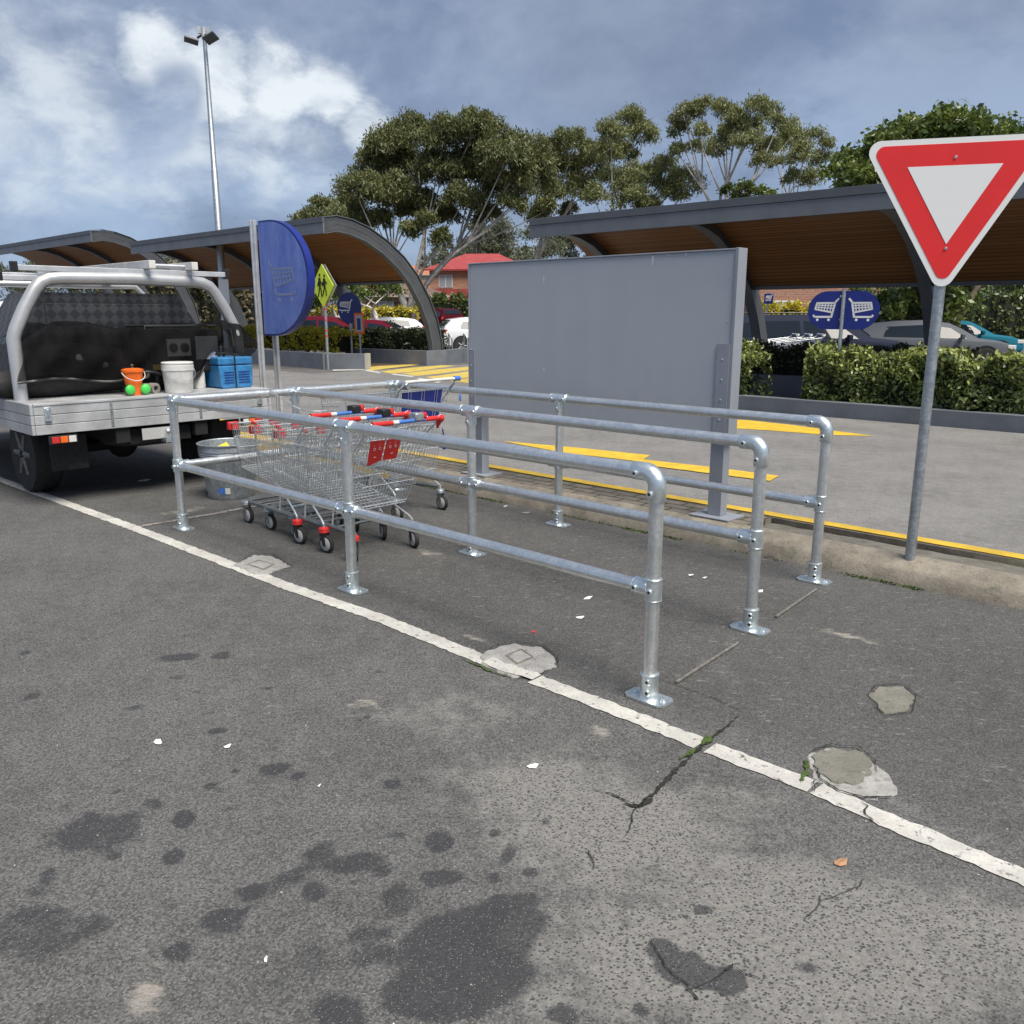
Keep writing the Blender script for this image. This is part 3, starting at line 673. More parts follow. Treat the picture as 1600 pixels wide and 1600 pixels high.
crack([(1262,1182),(1272,1172),(1300,1166),(1340,1170),(1368,1190),(1372,1210)], .006, .004, z=.0112)
crack([(1268,1196),(1285,1222),(1312,1238),(1350,1250),(1392,1246)], .005, .007, z=.0112)
crack([(1352,1090),(1372,1073),(1408,1071),(1434,1088),(1424,1114),(1384,1120),(1354,1094)], .005, .004, z=.0078)
crack([(748,1026),(772,1012),(803,1004),(848,1010),(872,1028),(872,1044)], .004, .005, z=.0096)
crack([(866,1046),(845,1056),(806,1064)], .005, .004, z=.0096)
crack([(366,886),(396,866),(426,867),(456,887),(424,899)], .004, .004, z=.0096)
# island between the bay and the road -------------------------------------------------
def extr(mb, prof, s0, s1, step=.4, wob=0.0):          # profile in (t,z) swept along s
    n = len(prof); ss = []; s = s0
    while s < s1-1e-6: ss.append(s); s += step
    ss.append(s1); vs = []
    for s in ss:
        for (t_, z) in prof: vs.append(W(s, t_+random.uniform(-wob, wob), z+random.uniform(-wob, wob)*.5 if z > .01 else z))
    fs = [(i*n+j, i*n+j+1, (i+1)*n+j+1, (i+1)*n+j) for i in range(len(ss)-1) for j in range(n-1)]
    fs += [tuple(range(n-1, -1, -1)), tuple(range((len(ss)-1)*n, len(ss)*n))]
    mb.add(vs, fs)
mb = MB(); extr(mb, [(2.36,-.02),(2.385,.075),(2.42,.10),(2.47,.125),(2.53,.145),(2.56,.145),(2.56,-.02)], -.5, 9, .15, .004); struct(mb.build('kerb', M['kerb'], None, 50))
mb = MB(); extr(mb, [(2.34,-.02),(2.355,.12),(2.375,.145),(2.42,.155),(2.54,.155),(2.54,-.02)], -14, -.505, .3, .003); struct(mb.build('painted_kerb', M['yellow_kerb'], None, 50))
mb = MB(); extr(mb, [(2.883,-.02),(2.885,.142),(2.895,.150),(3.0,.150),(3.02,.13),(3.03,-.02)], -14, 9, .5, .001); struct(mb.build('kerb', concrete('kerb_back', (.09, .08, .065), (.17, .15, .12), 6, .4), None, 50))
mb = MB(); extr(mb, [(2.892,.152),(2.892,.1555),(3.005,.1555),(3.024,.135),(3.024,.13)], -14, 9, .5, .0012); struct(mb.build('painted_kerb', M['yellow_kerb'], None, 50))
mbx = MB(); mbx.M = Matrix.Translation(O) @ Matrix.Rotation(TH, 4, 'Z'); 
pv = MB(); pv.box((-14, 2.545, -.02), (3.35, 2.88, .147)); o_ = pv.build('pavers', M['paver'], None, 0); o_.location = O; o_.rotation_euler = (0, 0, TH); struct(o_)
mb = MB(); extr(mb, [(2.565,-.02),(2.565,.112),(2.70,.115),(2.875,.105),(2.88,-.02)], 3.352, 9, .1, .008); struct(mb.build('dirt_strip', concrete('dirt_strip', (.10, .095, .08), (.19, .175, .15), 7, .4), None, 60))
# moss along the foot of the kerb
pts = []
for i in range(2600):
    s = random.uniform(-.6, 4.6); q = W(s, 2.345-abs(random.gauss(0, .018)), random.uniform(.0, .012)); 
    if math.sin(s*3.1)+math.sin(s*7.3+1)+random.uniform(-1, 1) > .2: pts.append(q)
o_ = leaf_mesh('moss', pts, .014, M['moss'], None, 1.3); struct(o_)

sheet('road', [W(-70,3.03), W(40,3.03), W(40,10.4), W(-70,10.4)], M['road'], .003)
sheet('road', [W(-14,10.4), W(-6.9,10.4), W(-8,40), W(-14.4,40)], M['road'], .0035)
Y0 = .008
ym = lambda ps: sheet('road_marking', [G(*p) for p in ps], M['yellow_paint'], Y0)
ym([(785,690),(900,700),(1016,712),(1000,722),(880,708)]); sheet('road_marking', [G(*p) for p in [(1003,719),(1110,731),(1217,745),(1203,753),(1100,740),(985,725)]], M['yellow_paint'], .0121)
ym([(1100,655),(1168,657),(1240,665),(1366,682),(1290,680),(1200,673),(1100,667)])
for a in ([(574,566),(620,566),(618,569),(574,570)], [(574,574),(636,568),(668,569),(574,580)], [(594,581),(640,575),(692,571),(712,572),(640,582),(610,584)],
          [(628,584),(680,578),(735,573),(760,575),(690,584),(650,588)], [(664,590),(738,580),(790,577),(790,583),(738,590),(690,594)], [(700,595),(738,591),(790,588),(790,594),(738,600)]):
    sheet('crossing_stripe', [G(*p) for p in a], M['zebra_paint'], Y0)
for a in ([(573,578),(596,582),(592,584),(570,580)], [(615,584),(648,588),(644,590),(611,586)], [(655,591),(690,597),(684,599),(651,593)], [(520,578),(570,577),(570,579),(520,580)]):
    sheet('crossing_tick', [G(*p) for p in a], M['white_line'], .0095)
sheet('parking_line', [G(*p) for p in [(690,562),(745,564),(745,566),(690,564)]], M['white_line'], Y0)

# ------------------------------------------------------------------ trolley bay railing
PR = .0302
ROWS = {'A': (0, (0, 2.155, 4.264)), 'B': (1.038, (0, 2.097, 4.175)), 'C': (2.0625, (0, 1.988, 4.054))}
HT, HM = .9777, .4921
rail = thing('pipe_railing', 'galvanised pipe railing of three rows with base flanges enclosing the trolley bay', 'railing', O, TH)
rail_bits = []
def grub(mb, c, d, r=.012):
    c = Vector(c); d = Vector(d).normalized(); x = d.orthogonal().normalized(); y = d.cross(x)
    ring = lambda rr, h: [tuple(c+d*h+(x*math.cos(2*math.pi*k/10)+y*math.sin(2*math.pi*k/10))*rr) for k in range(10)]
    vs = ring(r, 0)+ring(r, .009)+ring(r*.85, .011)+ring(r*.48, .011)+ring(r*.42, -.006)
    mb.add(vs, [(i*10+k, i*10+(k+1) % 10, (i+1)*10+(k+1) % 10, (i+1)*10+k) for i in range(4) for k in range(10)]+[tuple(range(40, 50))])
    if rail_bits is not None: rail_bits.append((c+d*.0045, d, r*.46))
def collar(mb, a, b, r=PR+.007):
    a, b = Vector(a), Vector(b); d = (b-a).normalized()
    mb.tube([a, a+d*.003, a+d*.004, b-d*.004, b-d*.003, b], [r-.002, r+.0015, r, r, r+.0015, r-.002], 20)
cd = Vector((.45, -1, .15))
for rn, (t_, ss) in ROWS.items():
    for i, s in enumerate(ss):
        post = MB(); last = i == 2
        post.tube([(s, t_, .012), (s, t_, HT-(.055 if last else .03))], PR, 24)
        post.build('post', M['galv'], rail, 40)
        # base flange
        fl = MB(); L, w_ = .100, .056
        poly = [(-L, -w_*.6), (-L+.022, -w_), (L-.022, -w_), (L, -w_*.6), (L, w_*.6), (L-.022, w_), (-L+.022, w_), (-L, w_*.6)]
        fl.prism([(s+x, t_+y) for x, y in poly], .0025, .0125)
        fl.lathe([(PR+.014, .0127), (PR+.010, .018), (PR+.009, .035), (PR+.008, .112), (PR+.011, .114), (PR+.011, .119), (PR+.001, .120)], 24, (s, t_, 0))
        grub(fl, (s+.012, t_-PR-.004, .045), (.25, -1, 0), .015); grub(fl, (s+.012, t_-PR-.004, .093), (.25, -1, 0), .015)
        fl.build('base_flange', M['galv_fit'], rail, 40)
        for sg in (-1, 1):
            bo = MB(); bo.lathe([(.013, .013), (.013, .016), (.008, .017), (.008, .024), (.001, .025)], 10, (s+sg*.072, t_, 0)); bo.build('anchor_bolt', M['galv_fit'], rail, 40)
        ft = MB()
        if last:     # elbow
            Rb = .055; cx_, cz = s-Rb, HT-Rb
            arc = [(cx_+Rb*math.sin(a), t_, cz+Rb*math.cos(a)) for a in [R(v) for v in range(0, 91, 10)]]
            rr = PR+.0075
            pts = [(s-.115, t_, HT), (s-.112, t_, HT)]+arc+[(s, t_, HT-.112), (s, t_, HT-.115)]
            ft.tube(pts, [rr-.002]+[rr]*(len(pts)-2)+[rr-.002], 22)
            grub(ft, (s-.085, t_-rr+.002, HT-.006), (0, -1, 0), .014); grub(ft, (s-.008, t_-rr+.002, HT-.082), (0, -1, 0), .014)
            ft.build('elbow_fitting', M['galv_fit'], rail, 40)
        elif i == 1:
            collar(ft, (s-.075, t_, HT), (s+.075, t_, HT)); collar(ft, (s, t_, HT-.09), (s, t_, HT-.01))
            grub(ft, (s-.055, t_-PR-.004, HT), (0, -1, 0)); grub(ft, (s+.055, t_-PR-.004, HT), (0, -1, 0)); grub(ft, (s, t_-PR-.004, HT-.07), (0, -1, 0))
            ft.build('tee_fitting', M['galv_fit'], rail, 40)
        else:
            collar(ft, (s, t_, HT+.034), (s, t_, HT-.085)); collar(ft, (s-.005, t_, HT), (s+.09, t_, HT))
            if rn != 'A': collar(ft, (s, t_+.0, HT), (s, t_-.085, HT))
            if rn != 'C': collar(ft, (s, t_, HT), (s, t_+.085, HT))
            grub(ft, (s+.07, t_-PR-.005, HT), (0, -1, 0)); grub(ft, (s, t_-PR-.005, HT-.065), (0, -1, 0))
            ft.build('corner_fitting', M['galv_fit'], rail, 40)
        fm = MB(); collar(fm, (s, t_, HM-.048), (s, t_, HM+.048))
        if last or i == 1: collar(fm, (s-.09, t_, HM), (s-.01, t_, HM)); grub(fm, (s-.07, t_-PR-.005, HM), (0, -1, 0), .014)
        if not last: collar(fm, (s+.01, t_, HM), (s+.09, t_, HM)); grub(fm, (s+.07, t_-PR-.005, HM), (0, -1, 0), .014)
        if i == 0:
            if rn != 'C': collar(fm, (s, t_, HM), (s, t_+.085, HM))
            if rn != 'A': collar(fm, (s, t_, HM), (s, t_-.085, HM))
        grub(fm, (s+.006, t_-PR-.005, HM-.005), (.1, -1, 0), .014); fm.build('mid_fitting', M['galv_fit'], rail, 40)
    for a, b in ((0, 1), (1, 2)):
        m_ = MB(); m_.tube([(ss[a]+(.02 if a == 0 else 0), t_, HT), (ss[b]-(.05 if b == 2 else 0.001), t_, HT)], PR, 24); m_.build('top_rail', M['galv'], rail, 40)
        m_ = MB(); m_.tube([(ss[a]+.02, t_, HM), (ss[b]-.02, t_, HM)], PR-.0006, 24); m_.build('mid_rail', M['galv'], rail, 40)
for a, b in (('A', 'B'), ('B', 'C')):
    for h, nm in ((HT, 'end_top_rail'), (HM, 'end_mid_rail')):
        m_ = MB(); m_.tube([(0, ROWS[a][0]+.02, h), (0, ROWS[b][0]-.02, h)], PR, 24); m_.build(nm, M['galv'], rail, 40)

for c_, d_, r_ in rail_bits:
    m_ = MB(); m_.cyl(c_-d_*.003, c_, r_*.98, n=8); m_.build('dark_recess', M['black_plastic'], rail, 0)  # black plug in each screw hollow, recess shade put into its colour
rail_bits = None

# ------------------------------------------------------------------ shopping trolleys
def icon_cart(mb, mir=1, S=1.0, bar=.05, grid=True, depth=.004, nv=6):
    """pictogram about 1 wide, drawn in x-z, facing -y"""
    def bar_(a, b, w_=bar):
        a, b = Vector((a[0]*mir*S, 0, a[1]*S)), Vector((b[0]*mir*S, 0, b[1]*S)); d = (b-a).normalized(); n_ = Vector((-d.z, 0, d.x))*w_*S/2
        e = d*w_*S*.3; y = Vector((0, -depth, 0))
        q = [a-e-n_, b+e-n_, b+e+n_, a-e+n_]
        mb.add([tuple(p) for p in q]+[tuple(p+y) for p in q], [(0,1,2,3),(7,6,5,4)]+[(i, (i+1) % 4, 4+(i+1) % 4, 4+i) for i in range(4)])
    bar_((-.5, .42), (-.38, .28)); bar_((-.38, .28), (-.26, -.32)); bar_((-.26, -.32), (.42, -.32)); bar_((.42, -.32), (.47, -.26))
    bar_((-.36, .25), (.36, .25), bar*.9); bar_((.36, .25), (.42, -.0), bar*.9); bar_((.42, 0), (-.30, -.14), bar*.9)
    if grid:
        for k in range(1, nv):
            u_ = k/nv; bar_((-.36+.72*u_, .25), (-.31+.73*u_, -.14+.13*u_), bar*.55)
        for k in (1, 2): bar_((-.36+.02*k, .25-.11*k), (.36+.02*k, .25-.083*k), bar*.55)
    for x in (-.16, .3): 
        mb.lathe([(.055*S, 0), (.055*S, -depth)], 14, (x*mir*S, 0, -.44*S), 'Y')

def make_cart(label, style, group):
    """x points to the front of the trolley, rear castors at x=0"""
    c = thing('shopping_trolley', label, 'shopping trolley', (0,0,0), 0, group)
    big = style == 'blue'
    wr = .0025
    # basket corners: bottom/top, rear/front -> half width, height
    def P(u_, v_, side):     # u 0 rear..1 front, v 0 bottom..1 top, side -1..1
        xb = .02+(.93-.02)*u_; xt = (-.24 if not big else -.10)+(.96+(.24 if not big else .10))*u_; zb = .33+.10*u_; zt = .90-.13*u_ if not big else 1.02-.12*u_
        hb = .205-.055*u_; ht = .275-.075*u_
        return Vector((xb+(xt-xb)*v_, side*(hb+(ht-hb)*v_), zb+(zt-zb)*v_))
    b = MB()
    nu = 34
    for sd in (-1, 1):
        for i in range(nu+1): b.tube([P(i/nu, 0, sd), P(i/nu, 1, sd)], wr, 4, False)
        for v_ in ((0, .22, .45, .68, .86) if not big else (0, .3, .6, .85)): b.tube([P(0, v_, sd), P(1, v_, sd)], wr*1.35, 4, False)
        b.tube([P(0, 1, sd), P(1, 1, sd)], .0055, 6)
        for u_ in (.42, .66): b.tube([P(u_, 0, sd), P(u_, 1, sd)], .004, 5)
    for i in range(13):
        q = i/12*2-1; b.tube([P(1, 0, q), P(1, 1, q)], wr, 4, False); b.tube([P(0, 0, q), P(1, 0, q)], wr*1.1, 4, False)
    for i in range(17): b.tube([P(i/16, 0, -1), P(i/16, 0, 1)], wr, 4, False)
    for v_ in (.2, .45, .7, .9): b.tube([P(1, v_, -1), P(1, v_, 1)], wr*1.2, 4, False)
    b.tube([P(1, 1, -1), P(1, 1, 1)], .0055, 6)
    b.tube([P(0, 0, -1), P(0, 0, 1)], .005, 6)
    b.build('basket', M['chrome'], c, 0)
    g_ = MB()                                    # hinged rear gate
    for i in range(17):
        q = i/16*2-1; g_.tube([P(0, .04, q*.96)+Vector((-.012, 0, 0)), P(0, .98, q*.96)+Vector((-.012, 0, 0))], wr, 4, False)
    for v_ in (.04, .3, .55, .8, .98): g_.tube([P(0, v_, -.96)+Vector((-.012, 0, 0)), P(0, v_, .96)+Vector((-.012, 0, 0))], wr*1.3, 4, False)
    g_.build('rear_gate', M['chrome'], c, 0)
    # folding child seat
    se = MB()
    for q in np.linspace(-.9, .9, 9): se.tube([P(.02, .97, q), P(.14, .62, q), P(.03, .55, q)], wr, 4, False)
    for a, v_ in ((.06, .85), (.10, .72)): se.tube([P(a, v_, -.9), P(a, v_, .9)], wr*1.2, 4, False)
    se.build('child_seat', M['chrome'], c, 0)
    # chassis
    f = MB(); hz = .185 if not big else .20
    def W_(x): return .235-.07*(x/.9)
    loop = [(-.0, -W_(0), hz), (.80, -W_(.8), hz-.015), (.90, -W_(.9)+.05, hz-.015), (.90, W_(.9)-.05, hz-.015), (.80, W_(.8), hz-.015), (0, W_(0), hz)]
    f.tube(loop, .0155, 8)
    for x in (.25, .45, .65, .80): f.tube([(x, -W_(x), hz-.003), (x, W_(x), hz-.003)], .0105, 6)
    f.build('chassis', M['frame_grey'], c, 40)
    for sd in (-1, 1):
        leg = MB(); leg.tube([(.50, sd*.16, .40), (.30, sd*.19, .36), (.03, sd*.245, .225), (0, sd*.25, .20), (0, sd*.25, .13)], .007, 7)
        leg.build('support_tube', M['chrome'], c, 40); leg = MB()
        leg.tube([(.30, sd*.185, .36), (.31, sd*.20, hz)], .007, 7)
        leg.build('support_tube', M['chrome'], c, 40); leg = MB()
        leg.tube([(.80, sd*.17, hz-.02), (.84, sd*.18, hz-.03), (.84, sd*.18, .13)], .008, 7)
        leg.build('castor_stem', M['chrome'], c, 40); leg = MB()
        leg.tube([P(0, 1, sd), P(0, 1, sd)+Vector((-.05, sd*.006, .035)), Vector((-.30 if not big else -.17, sd*.255, .935 if not big else 1.095))], .009, 8)
        leg.build('handle_bracket', M['chrome'], c, 40); leg = MB()
        leg.tube([P(.10, .75, sd), P(0, 1, sd)+Vector((-.03, sd*.012, .02))], .006, 6)
        leg.build('handle_stay', M['chrome'], c, 40)
    # castors
    for x, y, col in ((0, .25, 1), (0, -.25, 1), (.84, .18, 0), (.84, -.18, 0)):
        w0 = MB(); rw = .0625; yaw = random.uniform(-.5, .5) if x == 0 else random.uniform(-.15, .15)
        w0.M = Matrix.Translation((x, y, 0)) @ Matrix.Rotation(yaw, 4, 'Z')
        w0.lathe([(.028, -.014), (rw-.006, -.014), (rw, -.008), (rw, .008), (rw-.006, .014), (.028, .014)], 24, (-.02, 0, rw), 'Y')
        tyre = w0.build('castor', M['rubber'], c, 40)
        h_ = MB(); h_.M = w0.M
        for s_ in (-1, 1): h_.lathe([(.046, s_*.0145), (.044, s_*.016), (.02, s_*.0155), (.006, s_*.022), (.001, s_*.022)], 20, (-.02, 0, rw), 'Y')
        h_.build('hub', M['hub'], tyre, 40)
        k_ = MB(); k_.M = w0.M
        for s_ in (-1, 1): k_.prism([(-.032, rw-.012), (-.006, rw-.012), (.016, .135), (-.022, .135)], s_*.022, s_*.025, lambda a, b_, z: (a, z, b_))
        k_.box((-.024, -.024, .133), (.018, .024, .138)); k_.build('fork', M['frame_grey'] if not (style != 'blue' and col) else M['black_plastic'], tyre, 40)
        r2 = MB(); r2.M = w0.M
        r2.lathe([(.024, .138), (.036, .142), (.038, .152), (.035, .158), (.038, .164), (.034, .174), (.018, .178)], 18)
        r2.build('swivel_collar', M['red'] if (style != 'blue' and col) else M['galv_dull'], tyre, 40)
    # handle
    hx, hzz = -.30, (.935 if not big else 1.095); hw = .27
    if big: hx = -.17
    h_ = MB()
    if big:
        h_.tube([(hx, -hw, hzz), (hx, hw, hzz)], .013, 10); hb = h_.build('handle', M['white_plastic'], c, 40)
        e = MB(); e.tube([(hx, -hw-.05, hzz), (hx, -hw+.01, hzz)], .02, 10); e.build('end_cap', M['blue_plastic'], hb, 40)
        e = MB(); e.M = Matrix.Translation((hx+.03, hw-.02, hzz-.03)) @ Matrix.Rotation(-.5, 4, 'X'); e.cbox((0, 0, 0), (.09, .035, .05)); e.build('coin_lock', M['galv_dull'], hb, 30, .006)
        e = MB(); q = Vector((hx, -hw-.055, hzz)); e.tube([q, q+Vector((0, -.003, -.05)), q+Vector((.002, -.004, -.12))], .002, 5)
        for k in range(8): e.lathe([(.0045, -.003), (.0055, 0), (.0045, .003)], 6, q+Vector((0, -.003, -.012*k-.01)), 'Z')
        e.build('chain', M['chrome'], hb, 40)
        e = MB(); e.ball(q+Vector((.002, -.004, -.155)), .014, 8, (.6, .9, 2.3)); e.build('key', M['blue_plastic'], hb)
        pn = MB(); a, b_, c_, d_ = P(0, .99, -.62), P(0, .99, .93), P(0, .68, .93), P(0, .68, -.62)
        of = Vector((-.02, 0, 0)); of2 = Vector((-.028, 0, 0)); pn.add([p+of for p in (a, b_, c_, d_)]+[p+of2 for p in (a, b_, c_, d_)], [(0,1,2,3),(7,6,5,4)]+[(i, (i+1) % 4, 4+(i+1) % 4, 4+i) for i in range(4)])
        pn.build('seat_flap', M['navy'], c, 0)
        gg = MB()
        for q in (-.42, -.32, .1, .2, .62, .72): gg.tube([P(0, 1, q)+Vector((-.032, 0, 0)), P(0, .6, q)+Vector((-.036, 0, 0))], .0024, 4, False)
        gg.build('flap_wire', M['chrome'], c, 0)
        st_ = MB(); q = P(0, .52, -.9)+Vector((-.03, 0, 0)); st_.tube([q, q+Vector((-.01, -.005, -.07)), q+Vector((-.012, -.004, -.13))], .006, 6); st_.cbox(q+Vector((-.013, -.003, -.15)), (.012, .03, .035)); st_.build('seat_strap', M['navy'], c)
        rf = MB(); rf.tube([P(.45, 0, -.5)-Vector((0, 0, .04)), P(.45, 0, .5)-Vector((0, 0, .04))], .004, 5); rf.build('under_hook', M['chrome'], c)
    else:
        h_.tube([(hx, -hw+.05, hzz), (hx, hw-.05, hzz)], .0125, 10); hb = h_.build('handle', M['blue_plastic'], c, 40)
        e = MB(); e.tube([(hx, .085, hzz), (hx, .135, hzz)], .0135, 10); e.build('sleeve', M['white_plastic'], hb, 40)
        for s_ in (-1, 1):
            e = MB(); e.tube([(hx, s_*(hw-.14), hzz), (hx, s_*(hw-.02), hzz), (hx+.004, s_*(hw+.012), hzz-.004)], [.015, .017, .024], 12)
            e.tube([(hx+.004, s_*(hw-.004), hzz), (hx+.035, s_*(hw-.004), hzz-.07)], [.026, .008], 10)
            e.build('handle_grip', M['red'], hb, 50)
        lk = MB(); lk.cbox((hx+.015, -.075, hzz+.022), (.075, .07, .05)); lk.build('coin_lock', M['galv_dull'] if style == 'grey' else M['black_plastic'], hb, 30, .008)
        e = MB(); e.cbox((hx+.012, -.128, hzz+.026), (.045, .03, .04)); e.cyl((hx-.012, -.128, hzz+.026), (hx-.016, -.128, hzz+.026), .014); e.build('lock_slot', M['red'], hb, 30, .006)
        e = MB(); q = Vector((hx, -.15, hzz+.02)); pts = [q+Vector((.01*math.sin(k*.6), -.012*k, -.028*math.sin(k/9*math.pi))) for k in range(10)]
        for k, p in enumerate(pts):
            e.tube([p+Vector((.0045*math.cos(a)*(k % 2), .008*math.sin(a), .0045*math.cos(a)*((k+1) % 2))) for a in [i*math.pi/4 for i in range(8)]], .0016, 4, closed=True)
        e.build('lock_chain', M['chrome'], hb)
        for s_ in (-1, 1): bm = MB(); p = P(1, .97, s_); bm.cbox(p+Vector((.006, -.02*s_, -.008)), (.04, .085, .062)); bm.build('bumper', M['red'], c, 30, .006)
        for u_ in (.66,):
            for s_ in (-1, 1): bm = MB(); p = P(u_, 1, s_); bm.tube([p+Vector((-.03, 0, 0)), p+Vector((.03, 0, 0))], .013, 8); bm.build('side_buffer', M['red'], c, 40)
        if style == 'grey':
            for s_ in (-1, 1):
                pn = MB(); o1, o2 = (.52, .94) if s_ > 0 else (.46, .03)
                a, b_, c_, d_ = P(0, .86, o1), P(0, .87, o2), P(0, .57 if s_ > 0 else .62, o2), P(0, .62, o1)
                of = Vector((-.022, 0, 0)); of2 = Vector((-.029, 0, 0)); q4 = [p+of for p in (a, b_, c_, d_)]+[p+of2 for p in (a, b_, c_, d_)]
                pn.add(q4, [(0,1,2,3),(7,6,5,4)]+[(i, (i+1) % 4, 4+(i+1) % 4, 4+i) for i in range(4)])
                sf = pn.build('seat_flap', M['red'], c, 0)
                rg = MB(); ax = (c_-b_).normalized(); 
                for k, q in enumerate((.3, .68)):
                    ctr = a.lerp(b_, q).lerp(d_.lerp(c_, q), .36)+Vector((-.031, 0, 0))
                    n_ = Vector((-1, 0, -.45)).normalized(); e1 = Vector((0, 1, 0)); e2 = n_.cross(e1)
                    rg.tube([ctr+e1*.009*math.cos(v)+e2*.009*math.sin(v) for v in [i*math.pi/6 for i in range(12)]], .0013, 4, closed=True)
                    rg.tube([ctr+e1*.008-e2*.02, ctr+e1*.008-e2*.034], .0012, 4); 
                ctr = a.lerp(b_, .55).lerp(d_.lerp(c_, .55), .72)+Vector((-.032, 0, 0)); rg.tube([ctr+e1*.010, ctr-e2*.004, ctr-e1*.010], .0013, 4)
                rg.build('flap_mark', M['white_plastic'], sf)
    return c
cartA = make_cart('red-handled trolley with black coin lock at the left end of the nested row', 'black', 'nested red-handled shopping trolleys')
def place_cart(c, s, t_, dyaw=0): c.location = W(s, t_); c.rotation_euler = (0, 0, TH+math.pi+dyaw)
place_cart(cartA, 1.0, .62, R(-.5))
cartB = copy_tree(cartA); cartB['label'] = 'red-handled trolley with black coin lock in the middle of the nested row'; place_cart(cartB, 1.33, .62, R(-.5))
cartC = make_cart('red-handled trolley with grey coin lock and red seat flaps, right end of the row', 'grey', 'nested red-handled shopping trolleys'); place_cart(cartC, 1.66, .625, R(-.5))
cartD = make_cart('white-handled trolley with navy seat flap standing behind the red-handled nested row', 'blue', None); place_cart(cartD, .93, 1.55, R(3))
# chain from the first trolley over the far end rail
ch = MB()
def chain(mb, pts, step=.016, r=.0018):
    pts = [Vector(p) for p in pts]; dense = []
    for a, b in zip(pts[:-1], pts[1:]):
        k = max(1, int((b-a).length/step)); dense += [a.lerp(b, j/k) for j in range(k)]
    for k, p in enumerate(dense[:-1]):
        d = (dense[k+1]-p).normalized(); x = d.orthogonal().normalized(); x = (x if k % 2 else d.cross(x))
        mb.tube([p+d*math.cos(a)*step*.72+x*math.sin(a)*.006 for a in [i*math.pi/4 for i in range(8)]], r, 4, closed=True)
p0 = W(1.30, .52, .965); p1 = W(.0, .80, 1.012)
cat = [p0.lerp(p1, i/10)-Vector((0, 0, .075*math.sin(math.pi*i/10))) for i in range(11)]
cat += [W(-.036, .80, HT), W(-.03, .805, .9), W(-.02, .81, .72)]
chain(ch, cat); tag(ch.build('chain', M['chrome']), 'thin steel chain sagging from the left trolley handle and hung over the end rail', 'chain')

# ------------------------------------------------------------------ bin
bn = thing('metal_bin', 'round galvanised steel rubbish bin standing behind the left end of the railing', 'bin', W(-.85, .86))
mb = MB(); prof = [(.001, .02), (.185, .02), (.192, .0), (.198, .012), (.20, .05)]+[(.20+.045*u_, .05+.33*u_) for u_ in (.2, .4, .6, .8, 1)]
prof += [(.252, .385), (.247, .395), (.254, .405), (.249, .415), (.256, .425), (.252, .47), (.262, .478), (.264, .488), (.256, .492), (.248, .485), (.24, .38), (.19, .03), (.001, .028)]
# corrugations round the wall are pressed vertically
mb.lathe(prof, 48); mb.build('body', M['galv_dull'], bn, 35)
rb = MB()
for i in range(40):
    a = 2*math.pi*i/40; rb.tube([(math.cos(a)*.2005, math.sin(a)*.2005, .06), (math.cos(a)*.2435, math.sin(a)*.2435, .37)], .0035, 4)
rb.build('rib', M['galv_dull'], bn, 60)
lb = MB(); fr = lambda a, z, r_: (math.cos(a)*r_, math.sin(a)*r_, z)
def sticker(a0, a1, z0, z1, mat, nm):
    m_ = MB(); n = 6; f_ = lambda a, z: fr(a, z, .2085+.045*(z-.05)/.33)
    m_.add([f_(a0+(a1-a0)*i/n, z) for z in (z0, z1) for i in range(n+1)], [(i, i+1, n+2+i, n+1+i) for i in range(n)]); m_.build(nm, mat, bn, 60)
sticker(-1.75, -1.48, .06, .115, M['blue_plastic'], 'sticker'); sticker(-1.48, -1.28, .06, .115, M['white_plastic'], 'sticker')
pp = MB(); pp.add([(-.10, -.06, .44), (.0, -.10, .45), (-.02, .03, .485), (-.12, .05, .44), (.04, .02, .41)], [(0,1,2),(0,2,3),(1,4,2)])
bp_ = pp.build('crumpled_paper', pmat('yellow_paper', (.8, .62, .03), .7)); bp_.location = W(-.85, .86); tag(bp_, 'crumpled yellow paper poking up inside the steel bin', 'paper')
rbk = MB(); rbk.ball((0, 0, 0), 1, 10, (.17, .17, .05))
for i, v in enumerate(rbk.v): rbk.v[i] = (v[0], v[1], v[2]+.025*math.sin(v[0]*31+v[1]*17))
ob = rbk.build('rubbish_bag', M['white_plastic'], None); ob.location = W(-.85, .86, .36); tag(ob, 'pale plastic rubbish filling the steel bin', 'rubbish')

# ------------------------------------------------------------------ big grey sign with its back to us
bs = thing('panel_sign', 'large blank grey panel sign on two square posts on the paved island', 'sign', W(.52, 2.64, .147), TH)
L = 2.59; zt = 2.02-.147; zb = .72-.147
for i, x in enumerate((0.03, L-.08)):
    m_ = MB(); m_.cbox((x, 0, .005), (.32, .24, .012)); m_.build('base_plate', M['panel_post'], bs, 0, .003)
    m_ = MB(); m_.box((x-.055, -.045, .011), (x+.055, .045, 1.72)); p_ = m_.build('post', M['panel_post'], bs, 0, .004)
m_ = MB(); m_.box((-.02, -.075, zb), (L+.0, -.048, zt)); m_.build('panel', M['panel'], bs, 0, .004)
for a_, b_ in (((-.035, -.092, .62), (.045, -.077, 1.02+.12)), ((L-.10, -.092, .62), (L+.001, -.077, 1.25))): m_ = MB(); m_.box(a_, b_); m_.build('cover_strip', M['panel_post'], bs, 0, .002)
m_ = MB(); m_.box((L+.002, -.088, zb+.0), (L+.026, .03, zt+.015)); m_.box((-.024, -.085, zt+.001), (L+.0, .03, zt+.012)); m_.box((-.035, -.088, zb), (-.022, .03, zt+.010)); m_.build('edge_frame', M['panel_post'], bs, 0, .002)
m_ = MB()
for x in (0.0, L-.05):
    for z in (.72, .86, 1.00, 1.14): m_.lathe([(.008, 0), (.007, -.004), (.001, -.005)], 8, (x, -.0925, z), 'Y')
